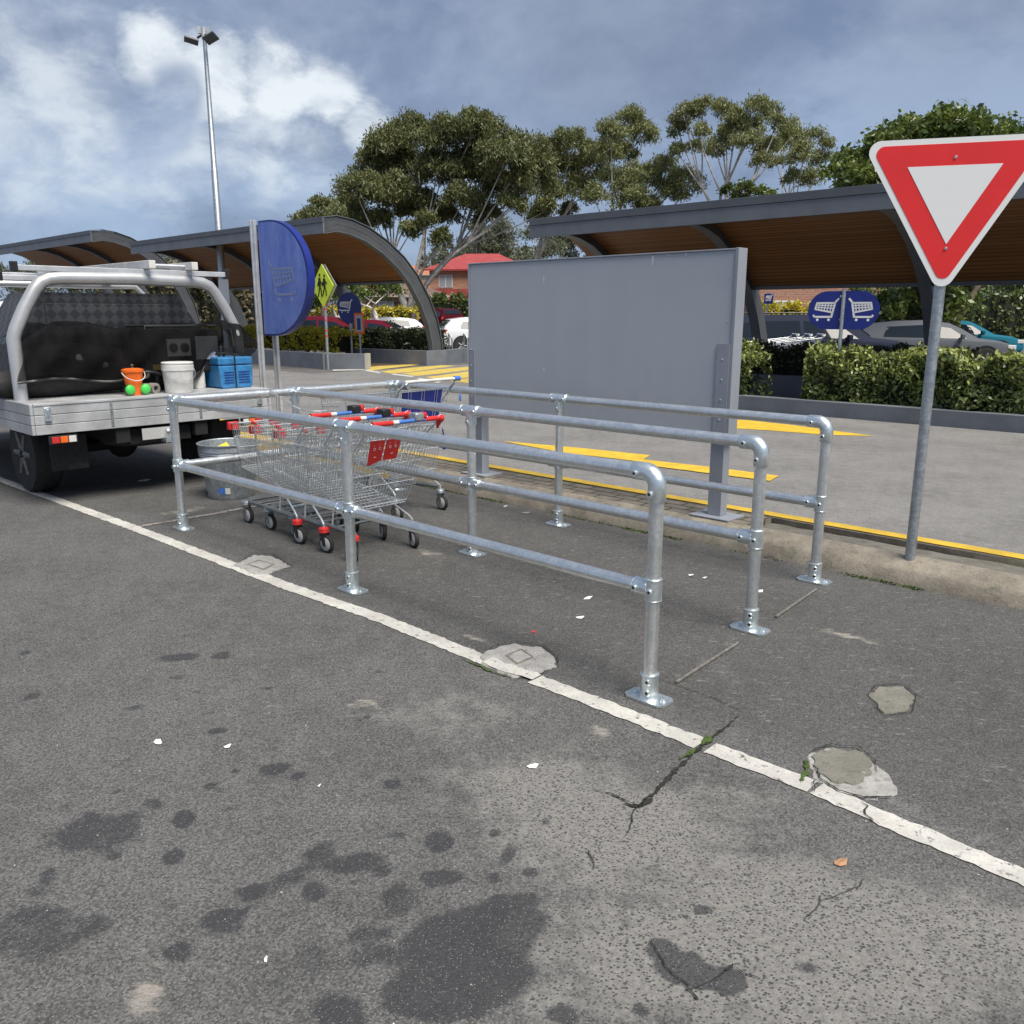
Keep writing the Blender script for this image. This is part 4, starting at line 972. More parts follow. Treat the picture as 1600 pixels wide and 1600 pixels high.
for z in (1.4, 1.7): m_.lathe([(.006, 0), (.001, -.004)], 8, (L-.04, -.0755, z), 'Y')
m_.build('rivet', M['panel'], bs, 40)
m_ = MB()
for x, z, h in ((L-.68, 1.83, .07), (L-.40, 1.86, .02), (.85, 1.72, .05), (L-.55, 1.865, .012), (.86, 1.0, .02)): m_.add([(x, -.0765, z-h/2), (x+.008, -.0765, z-h/2), (x+.012, -.0765, z+h/2), (x-.004, -.0765, z+h/2)], [(0,1,2,3)])
m_.build('bird_dropping', M['white_plastic'], bs, 0)

# faded blue trolley sign
fs_ = thing('bay_sign', 'faded blue half-round trolley sign on twin grey channel posts behind the railing', 'sign', W(-3.08, 2.66, .147), TH+R(4))
for y in (-.06, .07):
    m_ = MB(); x0 = -.10 if y < 0 else .02
    m_.box((x0, y-.035, 0), (x0+.085, y+.0, 2.50 if y < 0 else 1.45)); m_.box((x0+.02, y-.050, 0), (x0+.045, y-.0355, 2.50 if y < 0 else 1.45)); m_.build('post', M['alu'], fs_, 0, .004)
m_ = MB(); Rd, zc = .645, 1.845
poly = [(0.01, zc-Rd)]+[(.20+(.72)*math.sin(a)*1.0 if False else .20+.70*math.sin(a), zc-Rd*math.cos(a)) for a in [math.pi*i/36 for i in range(37)]]+[(.01, zc+Rd)]
m_.prism(poly, -.055, .03, lambda x, y, z: (x, z, y)); pnl = m_.build('rim', M['navy'], fs_, 30)
m_ = MB(); poly2 = [(.012+(x-.012)*.955+.0, zc+(z-zc)*.97) for x, z in poly]; m_.prism(poly2, -.0585, -.0555, lambda x, y, z: (x, z, y)); fc = m_.build('panel', M['faded_blue'], fs_, 30)
m_ = MB(); m_.M = Matrix.Translation((.42, -.0590, zc-.02)); icon_cart(m_, 1, .50, .05, True, .0012, 6); m_.build('trolley_symbol', M['faded_icon'], fc, 0)

# ------------------------------------------------------------------ ute with tray
ut = thing('flatbed_ute', 'white tradesman ute with an aluminium tray and silver ladder rack parked tail-on behind the bin', 'ute', W(-1.4, .54), TH+math.pi)
# local frame: x forward (away along -s), y to the left of the car = -t ; helper converts s,t to local
def UL(s, t_, z): return (-(s+1.4), -(t_-.54), z)
DZ = .885; HWd = 1.06
m_ = MB(); m_.box((.0, -HWd, DZ-.05), (2.5, HWd, DZ)); m_.build('tray_deck', M['tray_board'], ut, 0, .004)
m_ = MB()
for k, (a, b) in enumerate(((.635, .712), (.716, .792), (.796, .868))):
    m_.box((-.03, -HWd, a), (-.004, HWd, b))
m_.box((-.036, -HWd, .868), (.0, HWd, .890)); m_.build('tail_board', M['tray_board'], ut, 0, .004)
for y in (-.96, .96): m_ = MB(); m_.cbox((-.040, y, .80), (.018, .05, .11)); m_.tube([(-.055, y, .78), (-.055, y, .84)], .008, 6); m_.build('latch', M['galv_fit'], ut, 30, .002)
for y in (-.35, .45): m_ = MB(); m_.cbox((-.034, y, .76), (.006, .022, .20)); m_.build('hinge_strap', M['galv_dull'], ut, 0)
for sg in (-1, 1):
    m_ = MB(); y0, y1 = sorted((sg*(HWd+.002), sg*(HWd+.028)))
    for a, b in ((.635, .712), (.716, .792), (.796, .886)): m_.box((-.03, y0, a), (2.5, y1, b))
    m_.build('side_board', M['tray_board'], ut, 0, .004)
m_ = MB(); m_.box((2.5, -HWd, DZ-.05), (2.54, HWd, DZ+.35)); m_.build('headboard', M['alu'], ut, 0, .004)
m_ = MB(); m_.box((-.0, -.42, .50), (5.1, -.30, .66)); m_.box((0, .30, .50), (5.1, .42, .66)); m_.box((.1, -.95, .75), (2.4, .95, .83)); m_.box((.06, -.28, .47), (.12, .28, .60)); m_.box((1.0, -.55, .33), (2.3, .55, .72)); m_.build('chassis', M['dark'], ut, 0)  # frame rails, plus wide dark boxes added to blacken the space under the tray
m_ = MB(); m_.cbox((-.05, 0, .50), (.10, .06, .05)); m_.cyl((-.09, 0, .51), (-.09, 0, .55), .012); m_.ball((-.09, 0, .575), .027, 8); m_.build('tow_ball', M['galv_fit'], ut)
m_ = MB(); m_.cbox((-.035, .06, .66-.10), (.006, .30, .10)); m_.build('number_plate', M['hub'], ut, 0)
for sg in (-1, 1):
    m_ = MB(); m_.cbox((-.03, sg*.86, .585), (.03, .22, .07)); tl_ = m_.build('tail_light', M['black_plastic'], ut, 0, .004)
    for k_, mt_ in ((-.066, M['tail']), (0, M['orange']), (.066, M['white_plastic'])): m_ = MB(); m_.cbox((-.048, sg*(.86-k_), .585), (.010, .058, .052)); m_.build('lens', mt_, tl_, 0, .003)
for y in (-.88, .58): m_ = MB(); m_.box((.25, y, .28), (.27, y+.30, .58)); m_.build('mud_flap', M['rubber'], ut, 0)
def wheel(par, x, y, r, wd, spokes=5, rim='hub'):
    m_ = MB(); m_.lathe([(r*.62, -wd/2), (r*.93, -wd/2), (r, -wd*.36), (r, wd*.36), (r*.93, wd/2), (r*.62, wd/2)], 28, (x, y, r), 'Y'); ty = m_.build('wheel', M['rubber'], par, 40)
    m_ = MB(); sg = 1 if y > 0 else -1
    m_.lathe([(r*.63, sg*wd*.46), (r*.60, sg*wd*.49), (r*.57, sg*wd*.30), (r*.15, sg*wd*.34), (r*.13, sg*wd*.46), (.001, sg*wd*.46)], 24, (x, y, r), 'Y')
    for k in range(spokes):
        a = 2*math.pi*k/spokes; m_.tube([(x+math.cos(a)*r*.12, y+sg*wd*.44, r+math.sin(a)*r*.12), (x+math.cos(a)*r*.59, y+sg*wd*.47, r+math.sin(a)*r*.59)], [r*.09, r*.06], 6)
    m_.build('rim', M[rim], ty, 40); return ty
for x in (.95, 4.0):
    for y in (-.78, .78): wheel(ut, x, y, .36, .23, 6, 'steel_rod')
m_ = MB(); m_.lathe([(.20,.43),(.34,.43),(.37,.47),(.37,.58),(.34,.62),(.2,.62)], 24, (.50,0,0)); m_.build('added_spare_wheel', M['rubber'], ut, 40)  # added under the tray to darken the gap above the ground
for sg in (-1, 1): m_ = MB(); m_.box((.55, min(sg*.62, sg*.98), .62), (1.35, max(sg*.62, sg*.98), .74)); m_.build('added_mud_guard', M['dark'], ut, 0)  # dark slabs added over the rear wheels to keep the underside black
m_ = MB(); m_.tube([(.95, -.7, .36), (.95, .7, .36)], .05, 10); m_.ball((.95, 0, .36), .14, 8); m_.build('axle', M['dark'], ut)
# rack hoops
def hoop(x, nm='rack_hoop'):
    m_ = MB(); pts = []
    half = [(1.01, DZ), (1.01, 1.40)]
    arc = [(1.01, 1.40), (.985, 1.47), (.90, 1.64), (.80, 1.80), (.75, 1.855), (.68, 1.885), (.58, 1.895)]
    right = half[:1]+arc; pts = [(x, y, z) for y, z in right]+[(x, 0, 1.905)]+[(x, -y, z) for y, z in reversed(right)]
    m_.tube(pts, .055, 14); m_.build(nm, M['tube_silver'], ut, 50)
hoop(.40)
m_ = MB(); m_.tube([(2.42, 1.0, DZ), (2.42, 1.0, 1.8), (2.42, .9, 1.9), (2.42, 0, 1.9), (2.42, -.9, 1.9), (2.42, -1.0, 1.8), (2.42, -1.0, DZ)], .035, 10); m_.build('rack_hoop', M['tube_silver'], ut, 50)
for x, z, e in ((.40, 1.968, .92), (.78, 1.90, .93), (1.5, 1.95, .92), (2.42, 1.96, .92)):
    m_ = MB(); m_.cbox((x, 0, z), (.05, 2*e, .045)); cb = m_.build('crossbar', M['alu'], ut, 0, .004)
    m_ = MB(); 
    for sg in (-1, 1): m_.cbox((x, sg*(e+.02), z+.01), (.06, .05, .08))
    m_.build('end_stop', M['black_plastic'], cb, 0, .005)
for sg in (-1, 1): m_ = MB(); m_.tube([(.40, sg*.60, 1.93), (2.42, sg*.60, 1.93)], .02, 8); m_.build('rack_rail', M['tube_silver'], ut, 50)
# cab
m_ = MB()
def carbody(mb, stations, seg=1):
    """stations: x, zbot, zbelt, ztop, halfwidth, roof halfwidth"""
    rings = []
    for x, zb, ze, zt_, hw, hr in stations:
        half = [(0, zb), (hw*.9, zb), (hw*.99, zb+.10), (hw*1.0, zb+(ze-zb)*.55), (hw*.985, ze-.06), (hw*.955, ze), (hr+(hw*.955-hr)*.12, zt_-(zt_-ze)*.12-.012), (hr*.9, zt_-.01), (0, zt_)]
        rings.append([(x, -y, z) for y, z in half]+[(x, y, z) for y, z in reversed(half[1:-1])])
    n = len(rings[0]); vs = [p for r_ in rings for p in r_]
    fs = [(i*n+j, i*n+(j+1) % n, (i+1)*n+(j+1) % n, (i+1)*n+j) for i in range(len(rings)-1) for j in range(n)]+[tuple(range(n-1, -1, -1)), tuple(range((len(rings)-1)*n, len(rings)*n))]
    mb.add(vs, fs)
def st_at(stations, x):
    for a, b in zip(stations[:-1], stations[1:]):
        lo, hi = min(a[0], b[0]), max(a[0], b[0])
        if lo <= x <= hi:
            u_ = (x-a[0])/(b[0]-a[0]) if b[0] != a[0] else 0; return [p+(q-p)*u_ for p, q in zip(a, b)]
    return stations[0] if abs(x-stations[0][0]) < abs(x-stations[-1][0]) else stations[-1]
def sidewin(par, stations, poly, mat='glass', nm='side_window', off=.007):
    (xa, za), (xb, zb), (xc, zc_), (xd, zd) = poly; nu_, nv_ = 10, 4
    for sg in (-1, 1):
        vs = []
        for i in range(nu_+1):
            u_ = i/nu_
            for j in range(nv_+1):
                v_ = j/nv_; x = (xa+(xb-xa)*u_)*(1-v_)+(xd+(xc-xd)*u_)*v_; z = (za+(zb-za)*u_)*(1-v_)+(zd+(zc_-zd)*u_)*v_
                s_ = st_at(stations, x); yb = s_[4]*.955; yt = s_[5]+(yb-s_[5])*.12; zt2 = s_[3]-(s_[3]-s_[2])*.12-.012
                q = max(0, min(1, (z-s_[2])/max(.01, zt2-s_[2]))); vs.append((x, sg*(yb+(yt-yb)*q+off), min(z, zt2)))
        m_ = MB(); m_.add(vs, [(i*(nv_+1)+j, (i+1)*(nv_+1)+j, (i+1)*(nv_+1)+j+1, i*(nv_+1)+j+1) for i in range(nu_) for j in range(nv_)]); m_.build(nm, M[mat], par, 60)
cabst = [(2.62,.45,1.05,1.08,.86,.80),(2.64,.42,1.08,1.62,.88,.68),(2.9,.40,1.08,1.73,.89,.66),(3.5,.40,1.07,1.74,.89,.66),(3.75,.40,1.06,1.68,.89,.66),(4.25,.40,1.03,1.12,.88,.74),(4.9,.40,.98,1.02,.86,.72),(5.2,.42,.90,.94,.82,.68),(5.3,.45,.75,.80,.78,.62)]
m_ = MB(); carbody(m_, cabst); m_.build('cab', M['white_paint'], ut, 30)
sidewin(ut, cabst, [(2.75,1.10),(3.95,1.09),(3.68,1.58),(2.85,1.62)])
m_ = MB(); m_.add([(3.80,-.62,1.66),(3.80,.62,1.66),(4.24,.70,1.14),(4.24,-.70,1.14)], [(0,1,2,3)]); m_.M = Matrix.Translation((.012,0,.012)); m_.build('windscreen', M['glass'], ut, 0)

# cargo on the tray, all standing on the deck
def onute(name, label, cat, s, t_): return thing(name, label, cat, W(s, t_, DZ+.002), TH+math.pi)
tb = onute('tool_chest', 'tall dark checker-plate tool chest with sloping sides on the ute tray', 'tool chest', -2.35, .54)
m_ = MB(); sec = [(-.93, 0), (.93, 0), (.93, .45), (.62, .90), (-.62, .90), (-.93, .45)]; m_.prism(sec, -.12, .75, lambda x, y, z: (z, x, y)); m_.build('body', M['plate'], tb, 0, .01)
m_ = MB(); m_.box((-.135, -.60, .12), (-.123, .60, .80)); m_.build('door', M['plate'], tb, 0, .004)
# generator
gn = onute('generator', 'portable generator in a black frame under the dark net on the ute tray', 'generator', -2.0, 1.0)
m_ = MB(); m_.box((-.2, -.36, .16), (.2, .36, .56)); m_.build('housing', M['black_plastic'], gn, 0, .02)
m_ = MB(); m_.box((-.214, -.05, .32), (-.205, .18, .48)); m_.build('outlet_panel', M['hub'], gn, 0)
m_ = MB()
for y in (.01, .12): m_.lathe([(.042, 0), (.042, -.008), (.03, -.012), (.028, -.006), (.001, -.006)], 18, (-.214, y, .40), 'X')
m_.build('socket', M['black_plastic'], gn)
m_ = MB(); m_.box((-.214, -.33, .28), (-.205, -.10, .50)); m_.build('side_cover', M['panel'], gn, 0, .003)
m_ = MB(); m_.box((-.214, .16, .20), (-.206, .33, .25)); m_.build('name_label', pmat('dull_yellow', (.45, .34, .03), .6), gn, 0)
m_ = MB(); m_.tube([(-.22, -.38, .14), (-.22, -.38, .60), (-.22, .38, .60), (-.22, .38, .14)], .014, 8); m_.tube([(.22, -.38, .14), (.22, -.38, .60), (.22, .38, .60), (.22, .38, .14)], .014, 8)
for y in (-.38, .38): m_.tube([(-.22, y, .14), (.22, y, .14)], .014, 8)
for x in (-.22, .22):
    for y in (-.3, .3): m_.cyl((x*.9, y, .0), (x*.9, y, .15), .02)
m_.build('frame', M['black_plastic'], gn)
# net draped over the load
nt_ = onute('cargo_net', 'black shade-cloth cargo net draped and tied over the load on the ute tray', 'cargo net', -1.9, .75)
def netz(t_):      # upper edge, lower edge heights over the deck
    return None
m_ = MB(); nu, nv = 70, 26; vs = []
for i in range(nu+1):
    u_ = i/nu; yy = 1.22-u_*2.15      # local y: +y = low t (left in the picture)
    top = .60+.03*math.sin(u_*9)-.16*max(0, (u_-.90)/.1)**1.5-.10*max(0, (.12-u_)/.12)
    bot = .13+.04*math.sin(u_*9+.5)+.17*(1/(1+math.exp(-(u_-.80)*60)))-.09*math.exp(-((u_-.72)/.04)**2)+.10*math.exp(-((u_-.50)/.09)**2)
    for j in range(nv+1):
        v_ = j/nv
        if v_ < .4: q = v_/.4; x = .26-q*.40; z = top+.02*math.sin(q*5+u_*20)
        else: q = (v_-.4)/.6; x = -.14-.035*math.sin(q*3)-.05*q*math.sin(u_*13+1)-.02*math.sin(u_*37+q*6)-.012*math.sin(u_*71-q*9); z = top+(bot-top)*q
        vs.append((x, yy-.05*math.sin(v_*4), z))
m_.add(vs, [(i*(nv+1)+j, i*(nv+1)+j+1, (i+1)*(nv+1)+j+1, (i+1)*(nv+1)+j) for i in range(nu) for j in range(nv)])
m_.build('cloth', M['net'], nt_, 80)
rp = MB(); rp.tube([vs[(nv+1)*i+nv] for i in range(nu+1)], .012, 6); rp.build('hem', M['black_plastic'], nt_)
rp = MB(); i = 8; rp.tube([(-.20, -.68, .58), (-.24, -.68, .4)], .005, 5); rp.build('tie_cord', M['black_plastic'], nt_)
# dark bundle under the net
bd = onute('tarp_bundle', 'dark rolled tarpaulin bundle lying along the tray under the net', 'tarpaulin', -2.0, .5)
m_ = MB(); m_.tube([(0, -.1, .12), (.02, .3, .14), (0, .7, .13), (.03, 1.1, .12)], [.10, .13, .14, .11], 12); m_.tube([(-.12, .1, .30), (-.1, .5, .33), (-.1, .95, .31)], [.11, .14, .12], 12); m_.build('roll', M['rubber'], bd)
bb = onute('plastic_crate', 'blue moulded plastic tool box strapped at the right edge of the ute tray', 'tool box', -1.78, 1.42)
m_ = MB(); m_.prism([(-.17, .02), (-.15, 0), (.15, 0), (.17, .02), (.182, .22), (-.182, .22)], -.15, .15, lambda x, y, z: (z, x, y)); m_.build('base', M['box_blue'], bb, 0, .012)
m_ = MB(); m_.box((-.153, -.184, .225), (.153, .184, .30)); m_.build('lid', M['box_blue'], bb, 0, .015)
m_ = MB()
for z in (.05, .075, .10, .125, .15): m_.box((-.1545, -.14, z), (-.150, -.02, z+.008)); m_.box((-.1545, .03, z), (-.150, .13, z+.008))
m_.build('vent', M['navy'], bb, 0)
m_ = MB(); m_.box((-.163, .008, 0), (-.159, .020, .325)); m_.build('strap', M['black_plastic'], bb, 0)
bk = onute('bucket', 'white plastic bucket with wire handle near the ute tray edge', 'bucket', -1.57, .80)
m_ = MB(); m_.lathe([(.001, 0), (.118, 0), (.122, .01), (.136, .20), (.142, .205), (.142, .25), (.137, .252), (.137, .262), (.141, .264), (.141, .275), (.134, .28), (.001, .283)], 32); m_.build('body', M['white_plastic'], bk, 35)
m_ = MB(); m_.tube([(-.02+math.cos(a)*-.012, .145*math.cos(a), .235-.14*math.sin(a)) if False else (-.146*math.sin(a)*.98-.004, .150*math.cos(a), .225-.115*math.sin(a)) for a in [math.pi*i/14 for i in range(15)]], .0025, 5); m_.build('handle', M['galv_fit'], bk)
ok_ = onute('bucket', 'small orange bucket with a black knob and white handle on the ute tray', 'bucket', -1.63, .41)
m_ = MB(); m_.lathe([(.001, .09), (.07, .09), (.085, .20), (.094, .205), (.094, .225), (.06, .235), (.001, .238)], 28); m_.lathe([(.001, .0), (.06, .0), (.07, .09), (.001, .09)], 24); m_.build('body', M['orange'], ok_, 35)
m_ = MB(); m_.lathe([(.001, .238), (.018, .239), (.012, .25), (.02, .262), (.014, .272), (.001, .274)], 12); m_.build('knob', M['black_plastic'], ok_)
m_ = MB(); m_.tube([(-.09*math.sin(a)-.006, .10*math.cos(a), .20-.07*math.sin(a)) for a in [math.pi*i/12 for i in range(13)]], .004, 5); m_.build('handle', M['white_plastic'], ok_)
em = onute('ear_muffs', 'pair of bright green ear muffs lying in front of the orange bucket', 'ear muffs', -1.58, .42)
for sg in (-1, 1):
    m_ = MB(); m_.M = Matrix.Translation((-.0, sg*.068, .05)) @ Matrix.Rotation(sg*.2, 4, 'Z'); m_.lathe([(.001, -.03), (.03, -.028), (.042, -.018), (.046, .0), (.040, .012), (.001, .014)], 20, (0, 0, 0), 'X'); m_.build('cup', M['green'], em)
    m_ = MB(); m_.M = Matrix.Translation((.024, sg*.068, .05)); m_.lathe([(.001, -.008), (.043, -.006), (.045, .01), (.001, .012)], 20, (0, 0, 0), 'X'); m_.build('cushion', M['black_plastic'], em)
m_ = MB(); m_.tube([(.02, -.07, .06), (.09, -.05, .02), (.11, 0, .012), (.09, .05, .02), (.02, .07, .06)], .006, 6); m_.build('headband', M['black_plastic'], em)
for i, (s, t_, z, L_, an) in enumerate(((-1.66, .60, .045, .42, .35), (-1.80, .585, .14, .36, -.25))):
    pp_ = onute('pipe_offcut', ('lower' if i == 0 else 'upper')+' grey pipe offcut beside the white bucket on the ute tray', 'pipe', s, t_)
    pp_.rotation_euler = (0, 0, TH+math.pi+an)
    m_ = MB(); r_ = .042 if i == 0 else .036
    m_.lathe([(r_, 0), (r_, L_), (r_*.6, L_), (r_*.6, 0)], 20, (-.02, 0, z), 'X', closed=True); m_.build('tube', M['concrete_pipe'], pp_, 40)
    m_ = MB(); m_.lathe([(r_*1.15, -.012), (r_*1.15, .05), (r_*.62, .05), (r_*.62, -.012)], 20, (-.02, 0, z), 'X', closed=True); m_.build('socket', M['concrete_pipe'], pp_, 40)
    if i == 1: pp_.location.z = DZ+.03
bt = onute('white_bottle', 'white plastic bottle standing between the bucket and the blue box', 'bottle', -1.86, 1.14)
m_ = MB(); m_.lathe([(.001, 0), (.055, 0), (.06, .02), (.06, .17), (.04, .21), (.02, .22), (.02, .24), (.001, .241)], 20); m_.build('body', M['white_plastic'], bt, 40)
m_ = MB(); m_.lathe([(.001, .241), (.024, .241), (.024, .265), (.001, .267)], 14); m_.build('cap', M['blue_plastic'], bt, 40)
ld = thing('ladder', 'white aluminium extension ladder lying on top of the ute rack', 'ladder', W(-1.4, .54, 1.995), TH+math.pi)
for y in (-.55, -.15): m_ = MB(); m_.box((.25, y-.03, .0), (3.1, y+.03, .07)); m_.build('rail', M['white_plastic'], ld, 0, .004)
for k in range(9): m_ = MB(); m_.cyl((.4+k*.32, -.52, .035), (.4+k*.32, -.18, .035), .015, n=8); m_.build('rung', M['alu'], ld)
ld.rotation_euler = (0, 0, TH+math.pi)

# ------------------------------------------------------------------ litter, rods
def rod(a, b, lab):
    A, B = G(*a), G(*b); c = (A+B)/2; m_ = MB(); mid = (A+B)/2-c+Vector((.004, .006, 0))
    m_.tube([A-c, mid, B-c], .0075, 8); o = m_.build('metal_rod', M['steel_rod']); o.location = (c.x, c.y, .0085); tag(o, lab, 'metal rod', 'short steel rods lying in the bay')
rod((1056,1069), (1153,1007), 'thin grey steel rod lying right of the front post, nearer one'); rod((1212,966), (1275,923), 'thin grey steel rod lying between the right-hand posts, farther one')
def scrap(px, py, w_, h_, an, lab, mat='paper', name='paper_scrap', cat='paper'):
    p = G(px, py); m_ = MB(); n = random.choice([4, 5, 6])
    pts = [(w_*math.cos(a)*random.uniform(.85, 1.1), h_*math.sin(a)*random.uniform(.85, 1.1)) for a in [2*math.pi*i/n for i in range(n)]]
    m_.add([(x, y, .010 if i == 0 else (.006 if i == 1 else .0)) for i, (x, y) in enumerate(pts)]+[(0, 0, .0015)], [(i, (i+1) % n, n) for i in range(n)])
    o = m_.build(name, M[mat], None, 0); o.location = (p.x, p.y, .0045); o.rotation_euler = (0, 0, an); tag(o, lab, cat)
scrap(833,1199,.022,.016,0, 'small square white paper on the asphalt below the white line'); scrap(919,936,.03,.015,.5, 'crumpled white paper inside the bay left of the front post')
scrap(907,966,.026,.017,-.3, 'flat pale paper scrap just nearer than the crumpled one in the bay'); scrap(1080,900,.026,.014,-.9, 'narrow pale card lying between the front and middle right posts')
scrap(1102,904,.018,.01,-.5, 'tiny white scrap beside the narrow card'); scrap(247,1162,.012,.02,1.0, 'pale torn scrap at the left of the foreground asphalt'); scrap(356,1168,.016,.010,.2, 'white chip on the asphalt right of the torn scrap')
scrap(1187,925,.022,.018,.2, 'pale scrap behind the middle right post', ); scrap(225,752,.07,.05,.4, 'crumpled clear wrapper on the ground beside the ute')
scrap(1313,1350,.022,.014,.3, 'brown dry leaf lying alone on the foreground asphalt', 'leaf_brown', 'dry_leaf', 'leaf'); scrap(416,1502,.006,.010,.3, 'small white stone chip near the bottom oil stains')
scrap(822,802,.045,.02,-.4, 'flat grey stone by the kerb foot behind the bay', 'patch', 'flat_stone', 'stone'); scrap(790,792,.02,.01,0, 'little white chip beside the flat stone at the kerb'); scrap(834,989,.012,.008,0, 'tiny red wrapper in the bay by the pale scuffs', 'sign_red', 'wrapper', 'wrapper')
scrap(500,1230,.008,.005,0, 'tiny white chip on the asphalt between small oil spots'); scrap(1350,1212,.004,.016,.9, 'thin pale wood sliver on the mortar patch', 'render', 'wood_sliver', 'wood')

# ------------------------------------------------------------------ canopies
def canopy(label, s0, s1, tf, dz, sc, beams, group='curved walkway canopies'):
    """runs along s; profile (t,z) : flat front then curving down to the back"""
    c = thing('walkway_canopy', label, 'canopy', W(s1, tf, dz), TH, group); Ln = s1-s0
    out = [(.0, 3.86), (.45, 3.90), (.95, 3.84), (1.5, 3.68), (2.1, 3.38), (2.7, 2.96), (3.2, 2.45), (3.6, 1.85), (3.9, 1.2), (4.05, .6), (4.08, .0)]
    out = [(a*sc, b*sc) for a, b in out]
    th = .20*sc
    def normal(i):
        a, b = out[max(i-1, 0)], out[min(i+1, len(out)-1)]; d = Vector((b[0]-a[0], b[1]-a[1])).normalized(); return Vector((-d.y, d.x))   # outward normal
    inn = [(p[0]-normal(i).x*th, p[1]-normal(i).y*th) for i, p in enumerate(out)]
    inn[0] = (.06, out[0][1]-.30*sc); out0 = (.06, out[0][1]); 
    # soffit / roof down to index 6
    k = 7; run = [0]
    fin = []
    for i in range(k-1):
        for j in range(6): fin.append((inn[i][0]+(inn[i+1][0]-inn[i][0])*j/6, inn[i][1]+(inn[i+1][1]-inn[i][1])*j/6))
    fin.append(inn[k-1]); L_ = 0; runs = [0]
    for a, b in zip(fin[:-1], fin[1:]): L_ += math.hypot(b[0]-a[0], b[1]-a[1]); runs.append(L_)
    m_ = MB(); vs = [(x, t_+.0, z+.02) for x in (-Ln, 0) for t_, z in fin]; n = len(fin); m_.add(vs, [(i, i+1, n+i+1, n+i) for i in range(n-1)])
    so_ = m_.build('soffit', M['slats'], c, 60); at = so_.data.attributes.new('run', 'FLOAT', 'POINT'); at.data.foreach_set('value', runs*2)
    rt = [(p[0]-normal(i).x*.03, p[1]-normal(i).y*.03) for i, p in enumerate(out)]; rt[0] = out0
    m_ = MB(); n = k; top = [(out0 if i == 0 else out[i]) for i in range(k)]
    bot = [(p[0]-normal(i).x*.06*sc if i else .06, p[1]-(.07 if i == 0 else normal(i).y*.06*sc)) for i, p in enumerate(out[:k])]
    pr_ = [(a, b) for a, b in top]+[(a, b) for a, b in reversed(bot)]
    m_.prism(pr_, -Ln, -.0, lambda a, b, z: (z, a, b)); m_.build('roof', M['fascia_top'], c, 30)
    zf = out[0][1]
    m_ = MB(); m_.box((-Ln-.03, -.0, zf-.40*sc), (.03, .05, zf-.13*sc)); m_.build('fascia', M['fascia'], c, 0, .004)
    m_ = MB(); m_.box((-Ln-.035, -.02, zf-.125*sc), (.035, .058, zf+.02)); m_.build('fascia_cap', M['fascia_top'], c, 0, .004)
    m_ = MB(); m_.box((-Ln, fin[-1][0]-.05, fin[-1][1]-.05), (0, fin[-1][0]+.05, fin[-1][1]+.02)); m_.build('rear_trim', M['charcoal'], c, 0)
    for q in beams:
        m_ = MB(); end = abs(q) < .2 or abs(q+Ln) < .2
        bo = out if end else inn
        bi = [(p[0]-normal(i).x*(.34 if end else .16)*sc, p[1]-normal(i).y*(.34 if end else .16)*sc) for i, p in enumerate(bo)]
        bo = list(bo); 
        if not end:     # legs below the roof edge leave the soffit line
            for i in range(k-1, len(bo)): bo[i] = out[i]; bi[i] = (out[i][0]-normal(i).x*.34*sc, out[i][1]-normal(i).y*.34*sc)
            bo[k-2] = ((inn[k-2][0]+out[k-2][0])/2, (inn[k-2][1]+out[k-2][1])/2)
        if end: bi[0] = (.06, zf-.38*sc); bo[0] = (.055, zf-.02)
        else: bi[0] = (.06, zf-.34*sc); bo[0] = (.06, zf-.30*sc)
        n = len(bo); wd = .13
        x0, x1 = q-wd/2, q+wd/2
        for a0, a1 in ((x0, x1),):
            vs = [(x, *p) for x in (a0, a1) for p in bo]+[(x, *p) for x in (a0, a1) for p in bi]
            fs = []
            for i in range(n-1):
                fs += [(i, i+1, n+i+1, n+i), (2*n+i, 3*n+i, 3*n+i+1, 2*n+i+1), (i, 2*n+i, 2*n+i+1, i+1), (n+i, n+i+1, 3*n+i+1, 3*n+i)]
            fs += [(0, n, 3*n, 2*n), (n-1, 3*n-1, 4*n-1, 2*n-1)]
            m_.add(vs, fs)
        bm_ = m_.build('beam', M['charcoal'], c, 30)
        m_ = MB()      # flanges
        for src, o_f in ((bo, .012), (bi, -.012)):
            pts = [(p[0]+normal(i).x*o_f, p[1]+normal(i).y*o_f) for i, p in enumerate(src)]
            if end and src is bo: pts = [(p[0]+normal(i).x*.03, p[1]+normal(i).y*.03) for i, p in enumerate(src)]
            pts2 = [(p[0]+normal(i).x*.016*(1 if o_f > 0 else -1), p[1]+normal(i).y*.016*(1 if o_f > 0 else -1)) for i, p in enumerate(pts)]
            if not end and src is bo: continue
            vs = [(x, *p) for x in (x0-.045, x1+.045) for p in pts]+[(x, *p) for x in (x0-.045, x1+.045) for p in pts2]; fs = []
            for i in range(n-1): fs += [(i, i+1, n+i+1, n+i), (2*n+i, 3*n+i, 3*n+i+1, 2*n+i+1), (i, 2*n+i, 2*n+i+1, i+1), (n+i, n+i+1, 3*n+i+1, 3*n+i)]
            fs += [(0, n, 3*n, 2*n), (n-1, 3*n-1, 4*n-1, 2*n-1)]
            m_.add(vs, fs)
        m_.build('beam_flange', M['fascia'], bm_, 30)
    return c
canopy('curved canopy with timber soffit on the left, its arched end beam nearest the gum trees', -27.2, -14.7, 11.45, .10, 1.06, [-.07, -3.97, -7.87, -11.8])
canopy('long curved canopy with timber soffit on the right behind the blank grey sign', -6.75, 14, 11.3, 0, .92, [-20.75+.6, -20.75+3.72, -20.75+7.3, -20.75+10.9, -20.75+14.5, -.6])
canopy('most distant curved canopy at the far left beyond the ute rack', -44, -30.9, 11.45, .75, 1.06, [-.07, -3.97, -7.87])

